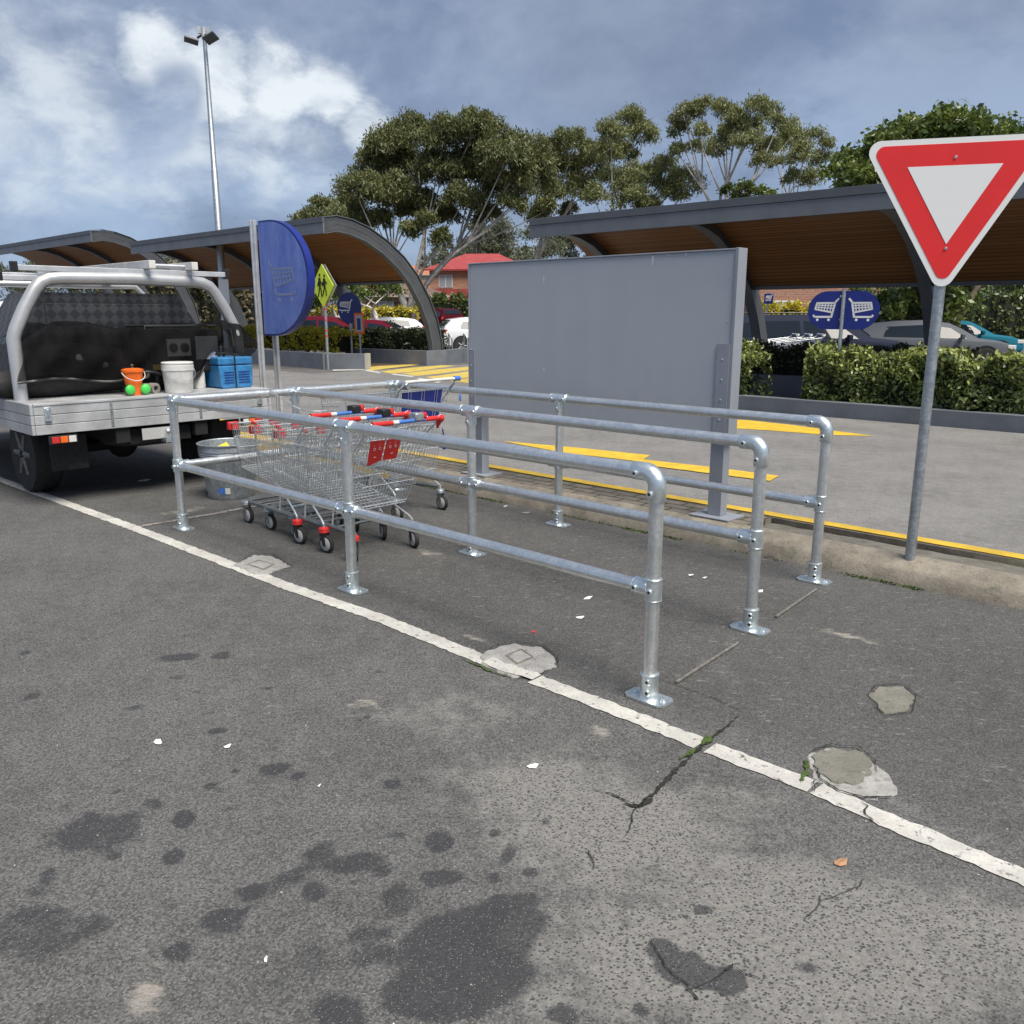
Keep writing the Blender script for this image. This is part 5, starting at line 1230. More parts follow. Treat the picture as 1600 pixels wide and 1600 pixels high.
# planters ------------------------------------------------------------
def pw(name, label, segs, h, joints=()):
    c0 = segs[0][0]; r_ = thing(name, label, 'planter wall', (c0[0], c0[1], 0))
    for a, b in segs:
        a, b = Vector(a[:2]), Vector(b[:2]); d = (b-a).normalized(); n_ = Vector((-d.y, d.x))*.2
        q = [a, b, b+n_, a+n_]; m_ = MB(); m_.prism([(p.x-c0[0], p.y-c0[1]) for p in q], -.02, h); m_.build('wall', M['planter'], r_, 0, .006)
        for u_ in joints:
            p = a.lerp(b, u_); m_ = MB(); q = [p-d*.05-n_*.04, p+d*.05-n_*.04, p+d*.05+n_*1.02, p-d*.05+n_*1.02]; m_.prism([(v.x-c0[0], v.y-c0[1]) for v in q], -.01, h+.01); m_.build('joint', M['planter_cap'], r_, 0)
    return r_
pw('planter_wall', 'grey rendered planter wall under the yellow hedge on the left', [(G(330,563), G(510,577)), (G(510,577), G(574,578))], .46, (.985,))
pw('planter_wall', 'grey rendered planter wall at the foot of the arched end beam', [(G(540,565.5), G(667,571)), (G(667,571), G(697,570)), (G(697,570), G(697,570)+Vector((1.2, 3.5, 0)))], .46, ())
pw('planter_wall', 'low grey kerb wall in front of the right-hand hedge', [(W(-6.6,10.5), W(14,10.45))], .235)
pw('planter_wall', 'dark timber-topped bed edge in the gap between the right-hand hedges', [(W(-2.5,13.0), W(.7,13.0))], .42)
b2 = struct(sheet('garden_bed', [W(-6.6,10.71), W(14,10.71), W(14,15.2), W(-6.6,15.2)], M['brown_mulch'], .012))
struct(sheet('garden_bed', [W(-27,11.9), W(-15.4,11.9), W(-15.4,15.9), W(-27,15.9)], M['brown_mulch'], .012))

def hedge(label, pts, wid, z0, z1, mat, leaf, n, cat='hedge', name='hedge', tip=None, core=True, lump=.12):
    """a clipped hedge along a line"""
    A, B = Vector(pts[0]), Vector(pts[1]); d = (B-A); Ln = d.length; d.normalize(); nr = Vector((-d.y, d.x, 0)); r_ = thing(name, label, cat, (A.x, A.y, z0))
    u_ = rng.uniform(0, Ln, n); side = rng.uniform(0, 1, n); h = z1-z0
    # spread over front, back, top and a bit inside
    vv = rng.uniform(-1, 1, n); hh = rng.uniform(0, 1, n); top = side < .34
    hh[top] = 1-np.abs(rng.normal(0, .07, top.sum())); sgn = np.where(rng.uniform(0, 1, n) < .7, -1, 1)
    dep = 1-np.abs(rng.normal(0, .16, n)); vv[~top] = (sgn*dep)[~top]
    bulge = 1+lump*np.sin(u_*3.1+z0)+lump*.6*np.sin(u_*7.7+hh*4)+lump*.5*np.sin(hh*9+u_*2)
    hz = h*hh*(1+.7*lump*np.sin(u_*4.3)+.6*lump*np.sin(u_*9.1+1)+.35*lump*np.sin(u_*21))
    taper = 1-.15*hh**3
    off = vv*wid/2*bulge*taper
    P_ = np.array([d.x*u_+nr.x*off, d.y*u_+nr.y*off, hz+rng.normal(0, leaf*.5, n)]).T
    endf = rng.uniform(0, 1, n) < .22; P_[endf] -= np.outer(u_[endf]*(rng.uniform(0, 1, endf.sum()) < .5), [d.x, d.y, 0])*.97
    hn = np.sin(u_*5.1+z0*3)*np.sin(hh*h*9+u_*1.7)+.6*np.sin(u_*13.3+hh*h*11)+rng.normal(0, .35, n); keep = (hn > -.62) | top; P_ = P_[keep]; hh = hh[keep]; n = len(P_)
    sh = rng.uniform(0, Ln, 26); SP = np.concatenate([np.array([[d.x*a+nr.x*b, d.y*a+nr.y*b, h*(.98+k*.022)] for k in range(6)])+rng.normal(0, leaf*.25, (6, 3)) for a, b in zip(sh, rng.uniform(-.4, .3, 26)*wid)]); P_ = np.concatenate([P_, SP]); hh = np.concatenate([hh, np.ones(len(SP))]); n = len(P_)
    if core:  # near-black filling: the hedge's inner shade put into its colour
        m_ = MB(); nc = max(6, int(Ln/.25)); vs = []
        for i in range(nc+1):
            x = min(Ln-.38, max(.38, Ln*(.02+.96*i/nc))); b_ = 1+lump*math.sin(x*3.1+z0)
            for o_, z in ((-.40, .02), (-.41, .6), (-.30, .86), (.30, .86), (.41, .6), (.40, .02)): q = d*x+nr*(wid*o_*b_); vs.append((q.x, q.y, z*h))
        m_.add(vs, [(i*6+j, i*6+j+1, (i+1)*6+j+1, (i+1)*6+j) for i in range(nc) for j in range(5)]+[(5,4,3,2,1,0), tuple(nc*6+j for j in range(6))]); m_.build('dark_core', M['core'], r_, 0)
    leaf_mesh('foliage', P_, leaf, mat, r_, 1.9)
    if tip:
        k = (hh > .62) & (rng.uniform(0, 1, n) < .34); Q = P_[k]+np.array([0, 0, leaf*.6]); leaf_mesh('new_growth', Q, leaf*.95, M[tip], r_, 2.0, up=.8)
    return r_
hedge('broad glossy hedge with pale new tips at the right in front of the canopy', [W(-.10,11.15), W(3.2,11.1)], .9, .16, .93, M['hedge_leaf'], .085, 17000, tip='hedge_tip', lump=.12)
hedge('glossy bush just right of the blank grey sign', [W(-3.6,11.1), W(-1.10,11.1)], .85, .10, .96, M['hedge_leaf'], .085, 11000, tip='hedge_tip', lump=.12)
hedge('glossy hedge running on beyond the right edge', [W(3.3,11.15), W(9,11.1)], .9, .16, .96, M['hedge_leaf'], .085, 17000, tip='hedge_tip', lump=.12)
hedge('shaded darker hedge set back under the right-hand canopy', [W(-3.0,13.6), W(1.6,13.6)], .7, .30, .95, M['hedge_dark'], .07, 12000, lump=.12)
hedge('bright yellow-green hedge in the left planter', [G(335,556)+Vector((-.3,.9,0)), G(540,570)+Vector((0,.95,0))], 1.1, .38, 1.04, M['hedge_yellow'], .09, 16000, lump=.12)
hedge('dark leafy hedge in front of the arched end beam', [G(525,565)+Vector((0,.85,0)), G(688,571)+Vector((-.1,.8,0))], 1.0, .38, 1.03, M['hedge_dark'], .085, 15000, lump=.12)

# ------------------------------------------------------------------ small signs
dsg = thing('trolley_sign', 'navy oval double trolley sign on a central grey pole above the right hedge', 'sign', W(-.24, 12.3), TH+R(12))
_C = Vector((0, 0, CAMH)); _k = (10.95-(_C-O).dot(N))/((dsg.location-O).dot(N)-(_C-O).dot(N)); _p = _C+(dsg.location-_C)*_k
dsg.location = (_p.x, _p.y, CAMH*(1-_k)); dsg.scale = (_k, _k, _k)
m_ = MB(); m_.tube([(0, 0, -CAMH*(1-_k)/_k), (0, 0, 2.03)], .032, 12); m_.build('pole', M['galv_dull'], dsg)
m_ = MB(); Rr = .33; poly = [(.27+Rr*math.sin(a), 1.66-Rr*math.cos(a)) for a in [math.pi*i/18 for i in range(19)]]+[(-.27-Rr*math.sin(a), 1.66+Rr*math.cos(a)) for a in [math.pi*i/18 for i in range(19)]]
m_.prism(poly, .035, .05, lambda x, y, z: (x, z, y)); pl = m_.build('panel', M['navy'], dsg, 30)
for mi, x in ((-1, -.30), (1, .30)):
    m_ = MB(); m_.M = Matrix.Translation((x, .0345, 1.68)); icon_cart(m_, mi, .42, .078, True, .002, 6); m_.build('trolley_symbol', M['white'], pl, 0)
m_ = MB(); m_.tube([(-.05, -.0, 1.9), (-.05, .034, 1.9)], .02, 8); m_.tube([(-.03, -.0, 1.5), (-.03, .034, 1.5)], .02, 8); m_.build('bracket', M['galv_dull'], dsg)

ps = thing('crossing_sign', 'yellow-green diamond pedestrian sign on a thin pole at the zebra crossing', 'sign', G(513,578), R(-48))
m_ = MB(); m_.tube([(0, 0, 0), (0, 0, 2.95)], .04, 10); m_.build('pole', M['galv_dull'], ps)
m_ = MB(); m_.prism([(0, -.60), (.60, 0), (0, .60), (-.60, 0)], -.06, -.045, lambda x, y, z: (x, z, y+2.37)); dm = m_.build('panel', M['sign_yellow'], ps, 0)
for x, k in ((-.13, 1), (.13, .9)):
    m_ = MB(); z0 = 2.37
    m_.lathe([(.045, -.003), (.045, .003)], 12, (x, -.064, z0+.30*k), 'Y')
    m_.tube([(x, -.063, z0+.22*k), (x, -.063, z0-.02)], [.05, .04], 6)
    for a, b, c_ in (((x, -.0), (x-.06, -.16*k), (x-.12, -.30*k)), ((x, -.0), (x+.07, -.15*k), (x+.08, -.31*k)), ((x, .17), (x-.09, .08), (x-.11, -.01)), ((x, .17), (x+.08, .09), (x+.13, .05))):
        m_.tube([(p[0], -.0632, z0+p[1]) for p in (a, b, c_)], .022, 5)
    m_.build('walking_figure', M['black'], dm)
m_ = MB(); m_.prism([(0, -.60), (.60, 0), (0, .60), (-.60, 0)], .045, .055, lambda x, y, z: (x, z, y+2.37)); m_.build('rear_panel', M['alu'], ps, 0)
m_ = MB()
for z in (.45, .6, .9, 1.2, 1.32): m_.tube([(0, 0, z+.5), (0, 0, z+.54)], .0415, 10)
m_.build('tape_band', M['sign_red'], ps)

d2 = thing('trolley_sign', 'navy round trolley sign on a post beyond the crossing, beside the arched beam', 'sign', AT(548,505,29)*1.0, R(-12)); d2.location.z = 0
m_ = MB(); m_.tube([(0, 0, 0), (0, 0, 2.35)], .05, 10); m_.build('pole', M['galv_dull'], d2)
m_ = MB(); m_.prism([(.0+.44*math.sin(a)*1.0, 1.75-.62*math.cos(a)) if False else (.42*math.sin(a), 1.78-.50*math.cos(a)) for a in [2*math.pi*i/28 for i in range(28)]], -.08, -.05, lambda x, y, z: (x, z, y)); pn2 = m_.build('panel', M['navy'], d2, 30)
m_ = MB(); m_.M = Matrix.Translation((-.12, -.082, 1.85)); icon_cart(m_, -1, .46, .09, True, .002, 4); m_.build('trolley_symbol', M['white'], pn2, 0)
d3 = thing('trolley_sign', 'small square navy trolley sign on a thin pole left of the right-hand parked cars', 'sign', AT(1198,500,30), R(5)); d3.location.z = 0
m_ = MB(); m_.tube([(0, 0, 0), (0, 0, 2.3)], .035, 8); m_.build('pole', M['galv_dull'], d3)
m_ = MB(); m_.box((-.16, -.06, 1.93), (.16, -.04, 2.27)); p3 = m_.build('panel', M['navy'], d3, 0, .01)
m_ = MB(); m_.M = Matrix.Translation((0, -.062, 2.13)); icon_cart(m_, -1, .24, .12, True, .002, 3); m_.build('trolley_symbol', M['white'], p3, 0)
d4 = thing('bay_marker', 'small framed orange and blue square sign in front of the maroon car', 'sign', AT(562,505,28.6), R(-10)); d4.location.z = 0
m_ = MB(); m_.box((-.03, -.02, 0), (.03, .02, 1.0)); m_.build('post', M['galv_dull'], d4, 0)
m_ = MB(); m_.box((-.17, -.05, .95), (.17, -.03, 1.62)); p4 = m_.build('panel', M['orange'], d4, 0, .01)
m_ = MB(); m_.box((-.12, -.056, 1.02), (.12, -.052, 1.55)); m_.build('inner_panel', M['panel'], p4, 0); m_ = MB(); m_.box((-.07, -.061, 1.08), (.05, -.058, 1.45)); m_.build('symbol', M['navy'], p4, 0)

# give way sign at the right edge
gw = thing('give_way_sign', 'red and white triangular give way sign at the right edge on the island', 'sign', (2.66, 5.05, .11), R(-16))
gw.location = AT(1424, 868, 5.0); gw.location.z = .11
ztop = 2.54-.11
def tri(side, cz, rad, n=6):
    h = side*math.sqrt(3)/2; pts = [(-side/2, cz+h/3), (side/2, cz+h/3), (0, cz-2*h/3)]; out = []
    for i in range(3):
        p = Vector(pts[i]); a = (Vector(pts[i-1])-p).normalized(); b = (Vector(pts[(i+1) % 3])-p).normalized(); bis = (a+b).normalized(); c_ = p+bis*rad/math.sin(R(30))
        s0 = p+a*rad/math.tan(R(30)); s1 = p+b*rad/math.tan(R(30)); a0 = math.atan2(*(s0-c_).yx); a1 = math.atan2(*(s1-c_).yx)
        while a1-a0 > math.pi: a1 -= 2*math.pi
        while a1-a0 < -math.pi: a1 += 2*math.pi
        out += [tuple(c_+Vector((math.cos(a0+(a1-a0)*k/n), math.sin(a0+(a1-a0)*k/n)))*rad) for k in range(n+1)]
    return out
S_ = .98; cz = ztop-S_*math.sqrt(3)/2/3; fr_ = lambda x, y, z: (x, z, y)
m_ = MB(); m_.tube([(0, .035, 0), (0, .035, ztop-.05)], .03, 14); m_.build('pole', M['galv_dull'], gw)
m_ = MB(); m_.prism(tri(S_, cz, .06), -.004, .0, fr_); pb = m_.build('panel', M['white'], gw, 30)
m_ = MB(); m_.prism(tri(S_-.105, cz, .042), -.0062, -.0045, fr_); m_.build('red_border', M['sign_red'], pb, 30)
m_ = MB(); m_.prism(tri(S_-.50, cz, .002), -.008, -.0066, fr_); m_.build('white_centre', M['white'], pb, 30)
for z in (cz-.30, cz+.18): m_ = MB(); m_.lathe([(.009, -.0105), (.007, -.013), (.001, -.0135)], 10, (0, 0, z), 'Y'); m_.build('bolt', M['galv_dull'], pb, 40)

# light pole through the left canopy
lp = thing('light_pole', 'tall tapered steel light pole with three floodlights rising through the left canopy', 'light pole', W(-22.5, 12.0)+Vector((.5, 0, 0)), 0)
Hp = 10.35
m_ = MB(); m_.tube([(0, 0, 0), (0, 0, 6.3), (0, 0, 6.32), (0, 0, Hp)], [.14, .105, .09, .062], 16); m_.build('pole', M['galv_dull'], lp, 40)
m_ = MB(); m_.tube([(0, 0, Hp-.05), (0, 0, Hp+.30)], [.09, .09], 8); m_.cbox((-.14, 0, Hp+.22), (.11, .10, .2)); m_.cbox((.14, 0, Hp+.18), (.12, .10, .2)); m_.build('head_bracket', M['alu'], lp, 40)
for x, y, rz_, rx in ((-.42, -.05, .4, -.25), (.30, -.30, -.5, -.5)):
    m_ = MB(); m_.tube([(0, 0, Hp+.12), (x*.55, y*.55, Hp-.02)], .035, 6); m_.build('arm', M['black_plastic'], lp)
    m_ = MB(); m_.M = Matrix.Translation((x, y, Hp-.10)) @ Matrix.Rotation(rz_, 4, 'Z') @ Matrix.Rotation(rx, 4, 'X') @ Matrix.Rotation(.22 if x < 0 else -.4, 4, 'Y')
    m_.cbox((0, 0, 0), (.44, .32, .06)); m_.cbox((0, 0, .05), (.2, .14, .06)); fl_ = m_.build('floodlight', M['charcoal'], lp, 0, .01)
m_ = MB(); m_.tube([(0, 0, Hp+.1), (.26, .2, Hp-.05)], .03, 6); m_.build('arm', M['black_plastic'], lp)
m_ = MB(); m_.box((-.09, -.19, 1.9), (.26, -.16, 2.75)); m_.build('plate', M['white'], lp, 0, .01)

# trolley corral hoops beside the white hatchback, with trolleys behind the hedge
hp = thing('hoop_rail', 'pair of bent steel hoop rails by the end of the left planter', 'hoop rail', G(695,566)+Vector((.25,.1,0)), R(-30))
for dx in (0, .62):
    m_ = MB(); m_.tube([(dx, 0, 0), (dx, 0, .75), (dx-.04, 0, .86), (dx-.14, 0, .92), (dx-.55, .6, .92), (dx-.6, .7, .86), (dx-.62, .72, 0)], .026, 8); m_.build('hoop', M['galv_dull'], hp, 50)
far_pos = [(604, 520), (622, 520), (640, 520), (658, 520)]
for i, (px, py) in enumerate(far_pos):
    c_ = copy_tree(cartD); c_.location = AT(px, py, 32.5-.12*i); c_.location.z = 0; c_.rotation_euler = (0, 0, R(178)); c_['group'] = 'distant trolleys parked beyond the dark hedge'
    c_['label'] = 'distant blue and grey trolley in the row beyond the dark hedge under the canopy'
for i, px in enumerate((1232, 1252, 1272)):
    c_ = copy_tree(cartD); c_.location = AT(px, 520, 20.0-.1*i); c_.location.z = .05; c_.rotation_euler = (0, 0, R(178)); c_['group'] = 'distant trolleys under the right-hand canopy'
    c_['label'] = 'pale trolley in the short row beside the slate station wagon'

# ------------------------------------------------------------------ cars
def car(label, paint, loc, rz, L=4.5, Wd=1.82, H=1.5, kind='suv', group='cars parked beyond the crossing', plate=True):
    c = thing('parked_car', label, 'car', loc, rz, group); h = Wd/2; k = H/1.5; l = L/4.5
    if kind == 'suv': raw = [(-2.25,.45,.80,.86,.74,.60),(-2.20,.35,.98,1.06,.84,.70),(-2.12,.32,1.02,1.30,.88,.66),(-1.85,.30,1.02,1.47,.90,.64),(-1.2,.28,1.01,1.52,.905,.63),(0,.28,.99,1.53,.91,.63),(.55,.28,.98,1.46,.91,.63),(.85,.28,.97,1.32,.905,.66),(1.25,.28,.95,1.02,.90,.74),(1.8,.30,.90,.95,.88,.72),(2.12,.34,.80,.85,.83,.66),(2.25,.42,.66,.70,.72,.55)]
    else: raw = [(-2.25,.40,.70,.76,.74,.60),(-2.21,.32,.90,.96,.84,.70),(-2.08,.28,.97,1.16,.87,.64),(-1.75,.26,.98,1.40,.89,.60),(-1.1,.24,.97,1.48,.90,.60),(-.2,.24,.95,1.50,.905,.60),(.4,.24,.94,1.42,.905,.61),(.75,.24,.93,1.25,.90,.65),(1.2,.24,.91,.97,.89,.74),(1.8,.26,.84,.89,.87,.72),(2.12,.30,.74,.79,.82,.66),(2.25,.38,.60,.64,.72,.55)]
    st = [(x*l, a*k, b*k, t_*k, hw*h/.91, hr*h/.91) for x, a, b, t_, hw, hr in raw]
    m_ = MB(); carbody(m_, st); bd_ = m_.build('body', paint, c, 30)
    zt_ = lambda x: st_at(st, x*l)[3]
    B = lambda x: st_at(st, x*l)[2]+.02
    if kind == 'suv': wins = [[(-1.95, B(-1.95)), (-1.35, B(-1.35)), (-1.40, zt_(-1.4)-.15*k), (-1.78, zt_(-1.78)-.17*k)], [(-1.28, B(-1.28)), (-.30, B(-.3)), (-.33, zt_(-.33)-.14*k), (-1.30, zt_(-1.3)-.14*k)], [(-.22, B(-.22)), (.92, B(.92)), (.50, zt_(.5)-.15*k), (-.24, zt_(-.24)-.14*k)]]
    else: wins = [[(-1.45, B(-1.45)), (-.30, B(-.3)), (-.33, zt_(-.33)-.14*k), (-1.35, zt_(-1.35)-.15*k)], [(-.22, B(-.22)), (.86, B(.86)), (.42, zt_(.42)-.15*k), (-.24, zt_(-.24)-.14*k)]]
    for wn in wins: sidewin(c, st, [(x*l, z) for x, z in wn])
    def endwin(x0, x1, nm, out_):
        xs = sorted({x0*l, x1*l} | {q_[0] for q_ in st if min(x0, x1)*l < q_[0] < max(x0, x1)*l}); vs = []
        for x in xs:
            a = st_at(st, x); y0 = a[5]*.90
            vs += [(x+out_*.012, -y0, a[3]+.006), (x+out_*.012, 0, a[3]+.016), (x+out_*.012, y0, a[3]+.006)]
        m_ = MB(); m_.add(vs, [(3*i+j, 3*i+j+1, 3*i+j+4, 3*i+j+3) for i in range(len(xs)-1) for j in range(2)]); m_.build(nm, M['glass'], c, 60)
    if kind == 'suv': endwin(.58, 1.22, 'windscreen', 1); endwin(-2.17, -1.90, 'rear_window', -1)
    else: endwin(.43, 1.16, 'windscreen', 1); endwin(-2.15, -1.80, 'rear_window', -1)
    r_ = .34*k
    for x in (-1.38*l, 1.38*l):
        for sg in (-1, 1):
            m_ = MB(); m_.lathe([(r_*1.16, 0), (r_*1.16, sg*.012), (.001, sg*.012)], 24, (x, sg*(h*.985), r_+.02), 'Y'); m_.build('wheel_arch', M['dark'], c, 40)
            wheel(c, x, sg*(h-.085), r_, .20, 5)
    for sg in (-1, 1):
        m_ = MB(); m_.cbox((-2.14*l, sg*h*.83, .92*k), (.16, .20*h, .16)); m_.build('tail_light', M['tail'], c, 0, .02)
        m_ = MB(); m_.cbox((2.08*l, sg*h*.78, .70*k), (.22, .28*h, .13)); m_.build('headlight', M['head'], c, 0, .02)
        m_ = MB(); m_.cbox((.70*l, sg*(h+.07), 1.02*k), (.10, .20, .13)); m_.build('mirror', paint, c, 0, .02)
    m_ = MB(); m_.cbox((-2.245*l, 0, .80*k), (.03, .40, .12)); m_.build('number_plate', M['white'], c, 0)
    m_ = MB(); m_.cbox((-2.235*l, 0, .42*k), (.06, h*1.6, .16)); m_.cbox((2.225*l, 0, .45*k), (.06, h*1.3, .2)); m_.build('bumper_trim', M['dark'], c, 0, .02)
    if kind == 'suv':
        m_ = MB()
        for sg in (-1, 1): m_.tube([(-1.6*l, sg*.60*h, 1.50*k), (-1.5*l, sg*.60*h, 1.56*k), (.1*l, sg*.60*h, 1.57*k), (.25*l, sg*.60*h, 1.52*k)], .018, 6)
        m_.build('roof_rail', M['black_plastic'], c)
    return c
def gp(px, Y, h=0): p = AT(px, 500, Y); return (p.x, p.y, gheight(p.x, p.y)+h)
car('slate blue station wagon with tinted windows behind the right-hand hedge', M['slate'], gp(1262, 21.5), R(-5), 4.9, 1.84, 1.55, 'suv', 'cars parked behind the right-hand hedge')
car('grey hatchback showing past the slate wagon just right of the oval sign', M['silver'], gp(1455, 26), R(-14), 4.4, 1.8, 1.42, 'hatch', 'cars parked behind the right-hand hedge')
car('teal car just showing beyond the grey hatchback at the right', M['teal'], gp(1490, 31), R(-8), 4.3, 1.8, 1.42, 'hatch', 'cars parked behind the right-hand hedge')
car('dark grey car tail beside the post of the blank sign', M['slate'], gp(1150, 30), R(160), 4.4, 1.8, 1.45, 'suv', 'cars parked behind the right-hand hedge')
car('maroon hatchback side-on behind the yellow-green hedge', M['maroon'], gp(515, 34), R(-3), 4.6, 1.82, 1.52, 'hatch')
car('second maroon car nose low beside the round trolley sign', M['maroon'], gp(590, 37.5), R(-8), 4.5, 1.82, 1.35, 'hatch')
car('white sedan far behind seen past the thin street tree', M['white_paint'], gp(595, 46), R(200), 4.4, 1.8, 1.42, 'hatch')
car('burgundy off-road wagon seen from behind below the big gum tree', M['burgundy'], gp(688, 62), R(118), 4.5, 1.85, 1.68, 'suv')
car('white hatchback partly hidden by the left edge of the blank sign', M['white_paint'], gp(757, 36.2), R(18), 3.9, 1.72, 1.48, 'hatch')

# ------------------------------------------------------------------ houses and far garden
def hip(mb, x0, x1, y0, y1, z, h, ov=.5):
    x0 -= ov; x1 += ov; y0 -= ov; y1 += ov; w_ = min((y1-y0)/2, (x1-x0)*.34)
    mb.add([(x0, y0, z), (x1, y0, z), (x1, y1, z), (x0, y1, z), (x0+w_, (y0+y1)/2, z+h), (x1-w_, (y0+y1)/2, z+h)], [(0,1,5,4),(1,2,5),(2,3,4,5),(3,0,4),(0,3,2,1)])
def house(label, px, Y, rz, L_, D, storeys, wall, roof, h0=None, ver=False):
    p = AT(px, 480, Y); z = gheight(p.x, p.y) if h0 is None else h0
    c = thing('house', label, 'house', (p.x, p.y, z), rz); H_ = 2.8*storeys
    m_ = MB(); m_.box((0, 0, -.3), (L_, D, H_)); m_.build('wall', wall, c, 0)
    m_ = MB(); hip(m_, 0, L_, 0, D, H_-.02, min(D, L_)*.21); m_.build('roof', roof, c, 0)
    m_ = MB(); m_.box((-.52, -.56, H_-.18), (L_+.52, -.48, H_)); m_.build('gutter', M['roof_red'] if roof == M['roof_red'] else M['render'], c, 0)
    for st_ in range(storeys):
        n = max(2, int(L_/3.2))
        for i in range(n):
            x = L_*(i+.5)/n; z0 = st_*2.8+.9
            if st_ == 0 and ver and i % 2: continue
            m_ = MB(); m_.box((x-.75, -.06, z0), (x+.75, .02, z0+1.3)); fw_ = m_.build('window', M['white'], c, 0)
            m_ = MB(); m_.box((x-.68, -.075, z0+.07), (x-.04, -.062, z0+1.23)); m_.box((x+.04, -.075, z0+.07), (x+.68, -.062, z0+1.23)); m_.build('pane', M['win_glass'], fw_, 0)
    m_ = MB(); m_.box((L_*.3, -.05, 0), (L_*.3+.95, .01, 2.1)); m_.build('door', M['bark_brown'], c, 0)
    if ver:
        m_ = MB(); m_.add([(-3.5, -2.6, 2.35), (L_, -2.6, 2.35), (L_, -.02, 3.55), (-2.2, -.02, 3.55), (-3.5, 5, 2.35), (-2.2, 3.5, 3.55)], [(0,1,2,3), (4,0,3,5), (0,4,5,3,2,1)]); m_.build('verandah_roof', roof, c, 0)
        for i in range(7): m_ = MB(); x = -3.2+(L_+3)*i/6; m_.box((x-.07, -2.45, -.2), (x+.07, -2.3, 2.36)); m_.build('column', M['white'], c, 0)
    return c
house('two-storey brick house with bright red tiled hip roofs and a verandah behind the big gum', 672, 95, R(-4), 10.5, 9, 2, M['brick'], M['roof_red'], .65, True)
house('low brick house with brown tiled roof left of the red-roofed house', 572, 88, R(14), 8, 7, 1, M['brick2'], M['roof_brown'], .6)
house('distant house with orange tiled roof beyond the brown-roofed one', 560, 125, R(5), 12, 8, 1, M['render'], M['roof_orange'], 2.2)
house('pale upstairs house far off between the brown and orange roofs', 596, 150, R(0), 12, 8, 2, M['render'], M['roof_orange'], 2.5)
house('red brick two-storey flats seen through the gap right of the blank sign', 1185, 62, R(4), 14, 9, 2, M['brick2'], M['roof_brown'], .3)
house('pale distant house beyond the gap under the left canopy', 270, 130, R(10), 22, 9, 2, M['render'], M['roof_orange'], 4.5)
# low garden walls, hedges far away
gwl = thing('garden_wall', 'long low brown garden wall with piers behind the parked cars', 'wall', (*gp(400, 70)[:2], gheight(*gp(400, 70)[:2])), R(0))
m_ = MB(); m_.box((-5, 0, -.3), (30, .25, .65)); m_.build('wall', M['brown_mulch'], gwl, 0)
for i in range(10): m_ = MB(); x = -4+i*3.3; m_.box((x, -.08, -.3), (x+.35, .3, 1.25)); m_.build('pier', M['bark_brown'], gwl, 0)
m_ = MB(); m_.box((-5, -.03, .66), (30, .28, .72)); m_.build('coping', M['render'], gwl, 0)
hedge('long golden hedge along the far garden wall behind the parked cars', [Vector(gp(480, 71.5)), Vector(gp(655, 71.5))], 1.2, 1.0, 2.0, M['hedge_yellow'], .20, 4500)
hedge('dark green clipped hedge behind the burgundy wagon', [Vector(gp(655, 74)), Vector(gp(800, 74))], 1.6, .3, 3.0, M['hedge_leaf'], .24, 7000)
hedge('olive hedge in front of the brick flats on the right', [Vector(gp(1190, 55)), Vector(gp(1300, 54))], 1.6, .1, 2.1, M['hedge_yellow'], .18, 5000)
hedge('dark hedge far off at the right edge beyond the glossy tree', [Vector(gp(1330, 52)), Vector(gp(1800, 52))], 1.8, 0, 3.0, M['hedge_leaf'], .24, 9000)
hedge('brown half-bare shrubbery seen under the left canopy behind the ute', [Vector(gp(180, 48)), Vector(gp(475, 46))], 3.0, 0, 3.6, M['dry_leaf'], .28, 9000, 'shrubbery', 'shrub', lump=.25)
sheet('lawn', [(-40, 76, 1), (60, 76, 1), (60, 94, 1), (-40, 94, 1)], M['grass'], .95)

# ------------------------------------------------------------------ trees
def lobes(lst, Y, dpx, spread=.7):
    out = []
    for x, y, r in lst:
        yy = Y+random.uniform(-1, 1)*spread*3.2; p = AT(x, y, yy); out.append((p.x, p.y, p.z, r*yy/F))
    return out
def base(px, Y): p = AT(px, 480, Y); return (p.x, p.y, gheight(p.x, p.y))
big = [(560,300,34),(580,262,36),(555,335,24),(602,235,38),(648,208,36),(692,214,34),(735,205,36),(770,212,34),(640,262,36),(690,262,36),(740,255,38),(785,250,38),(820,238,32),(612,300,34),(660,318,26),
       (720,312,32),(700,340,22),(770,300,30),(835,275,34),(590,345,22),(640,360,16),(690,372,18),(760,262,30),(810,290,26),(570,372,16),(552,362,22),(585,392,16),(640,325,22),(665,345,16),(762,335,20),(800,318,22),(850,325,18),(545,320,22)]
tree('gum_tree', 'biggest spreading gum tree with forked pale trunk and wide olive crown left of centre', base(619, 75), lobes(big, 75, 1, 1.2), M['gum_leaf'], M['bark'], .34, 1.6, .13, .38, 'tall gum trees behind the canopies', 20, 3.4, 1.0, .42, .95)
t2 = [(858,240,32),(895,225,28),(880,268,34),(920,262,30),(925,235,24),(862,300,22),(905,300,28),(842,338,18),(890,330,16)]
tree('gum_tree', 'gum tree with slim white trunk rising just behind the blank sign top', base(818, 82), lobes(t2, 82, 1, 1), M['gum_leaf'], M['bark'], .30, 1.05, .5, .34, 'tall gum trees behind the canopies', 17, 3.4, 1.0, .42)
t3 = [(985,192,28),(1005,210,22),(955,210,26),(945,240,26),(975,240,20),(960,285,30),(1005,275,28),(1040,262,26),(990,310,30),(1040,300,30),(1075,285,26),(930,305,22),(1015,330,24)]
tree('gum_tree', 'lighter green gum tree with rounded top between the blank sign and the spreading gum', base(950, 78), lobes(t3, 78, 1, 1), M['gum_leaf2'], M['bark'], .30, 1.0, .45, .34, 'tall gum trees behind the canopies', 16, 3.4, 1.0, .42)
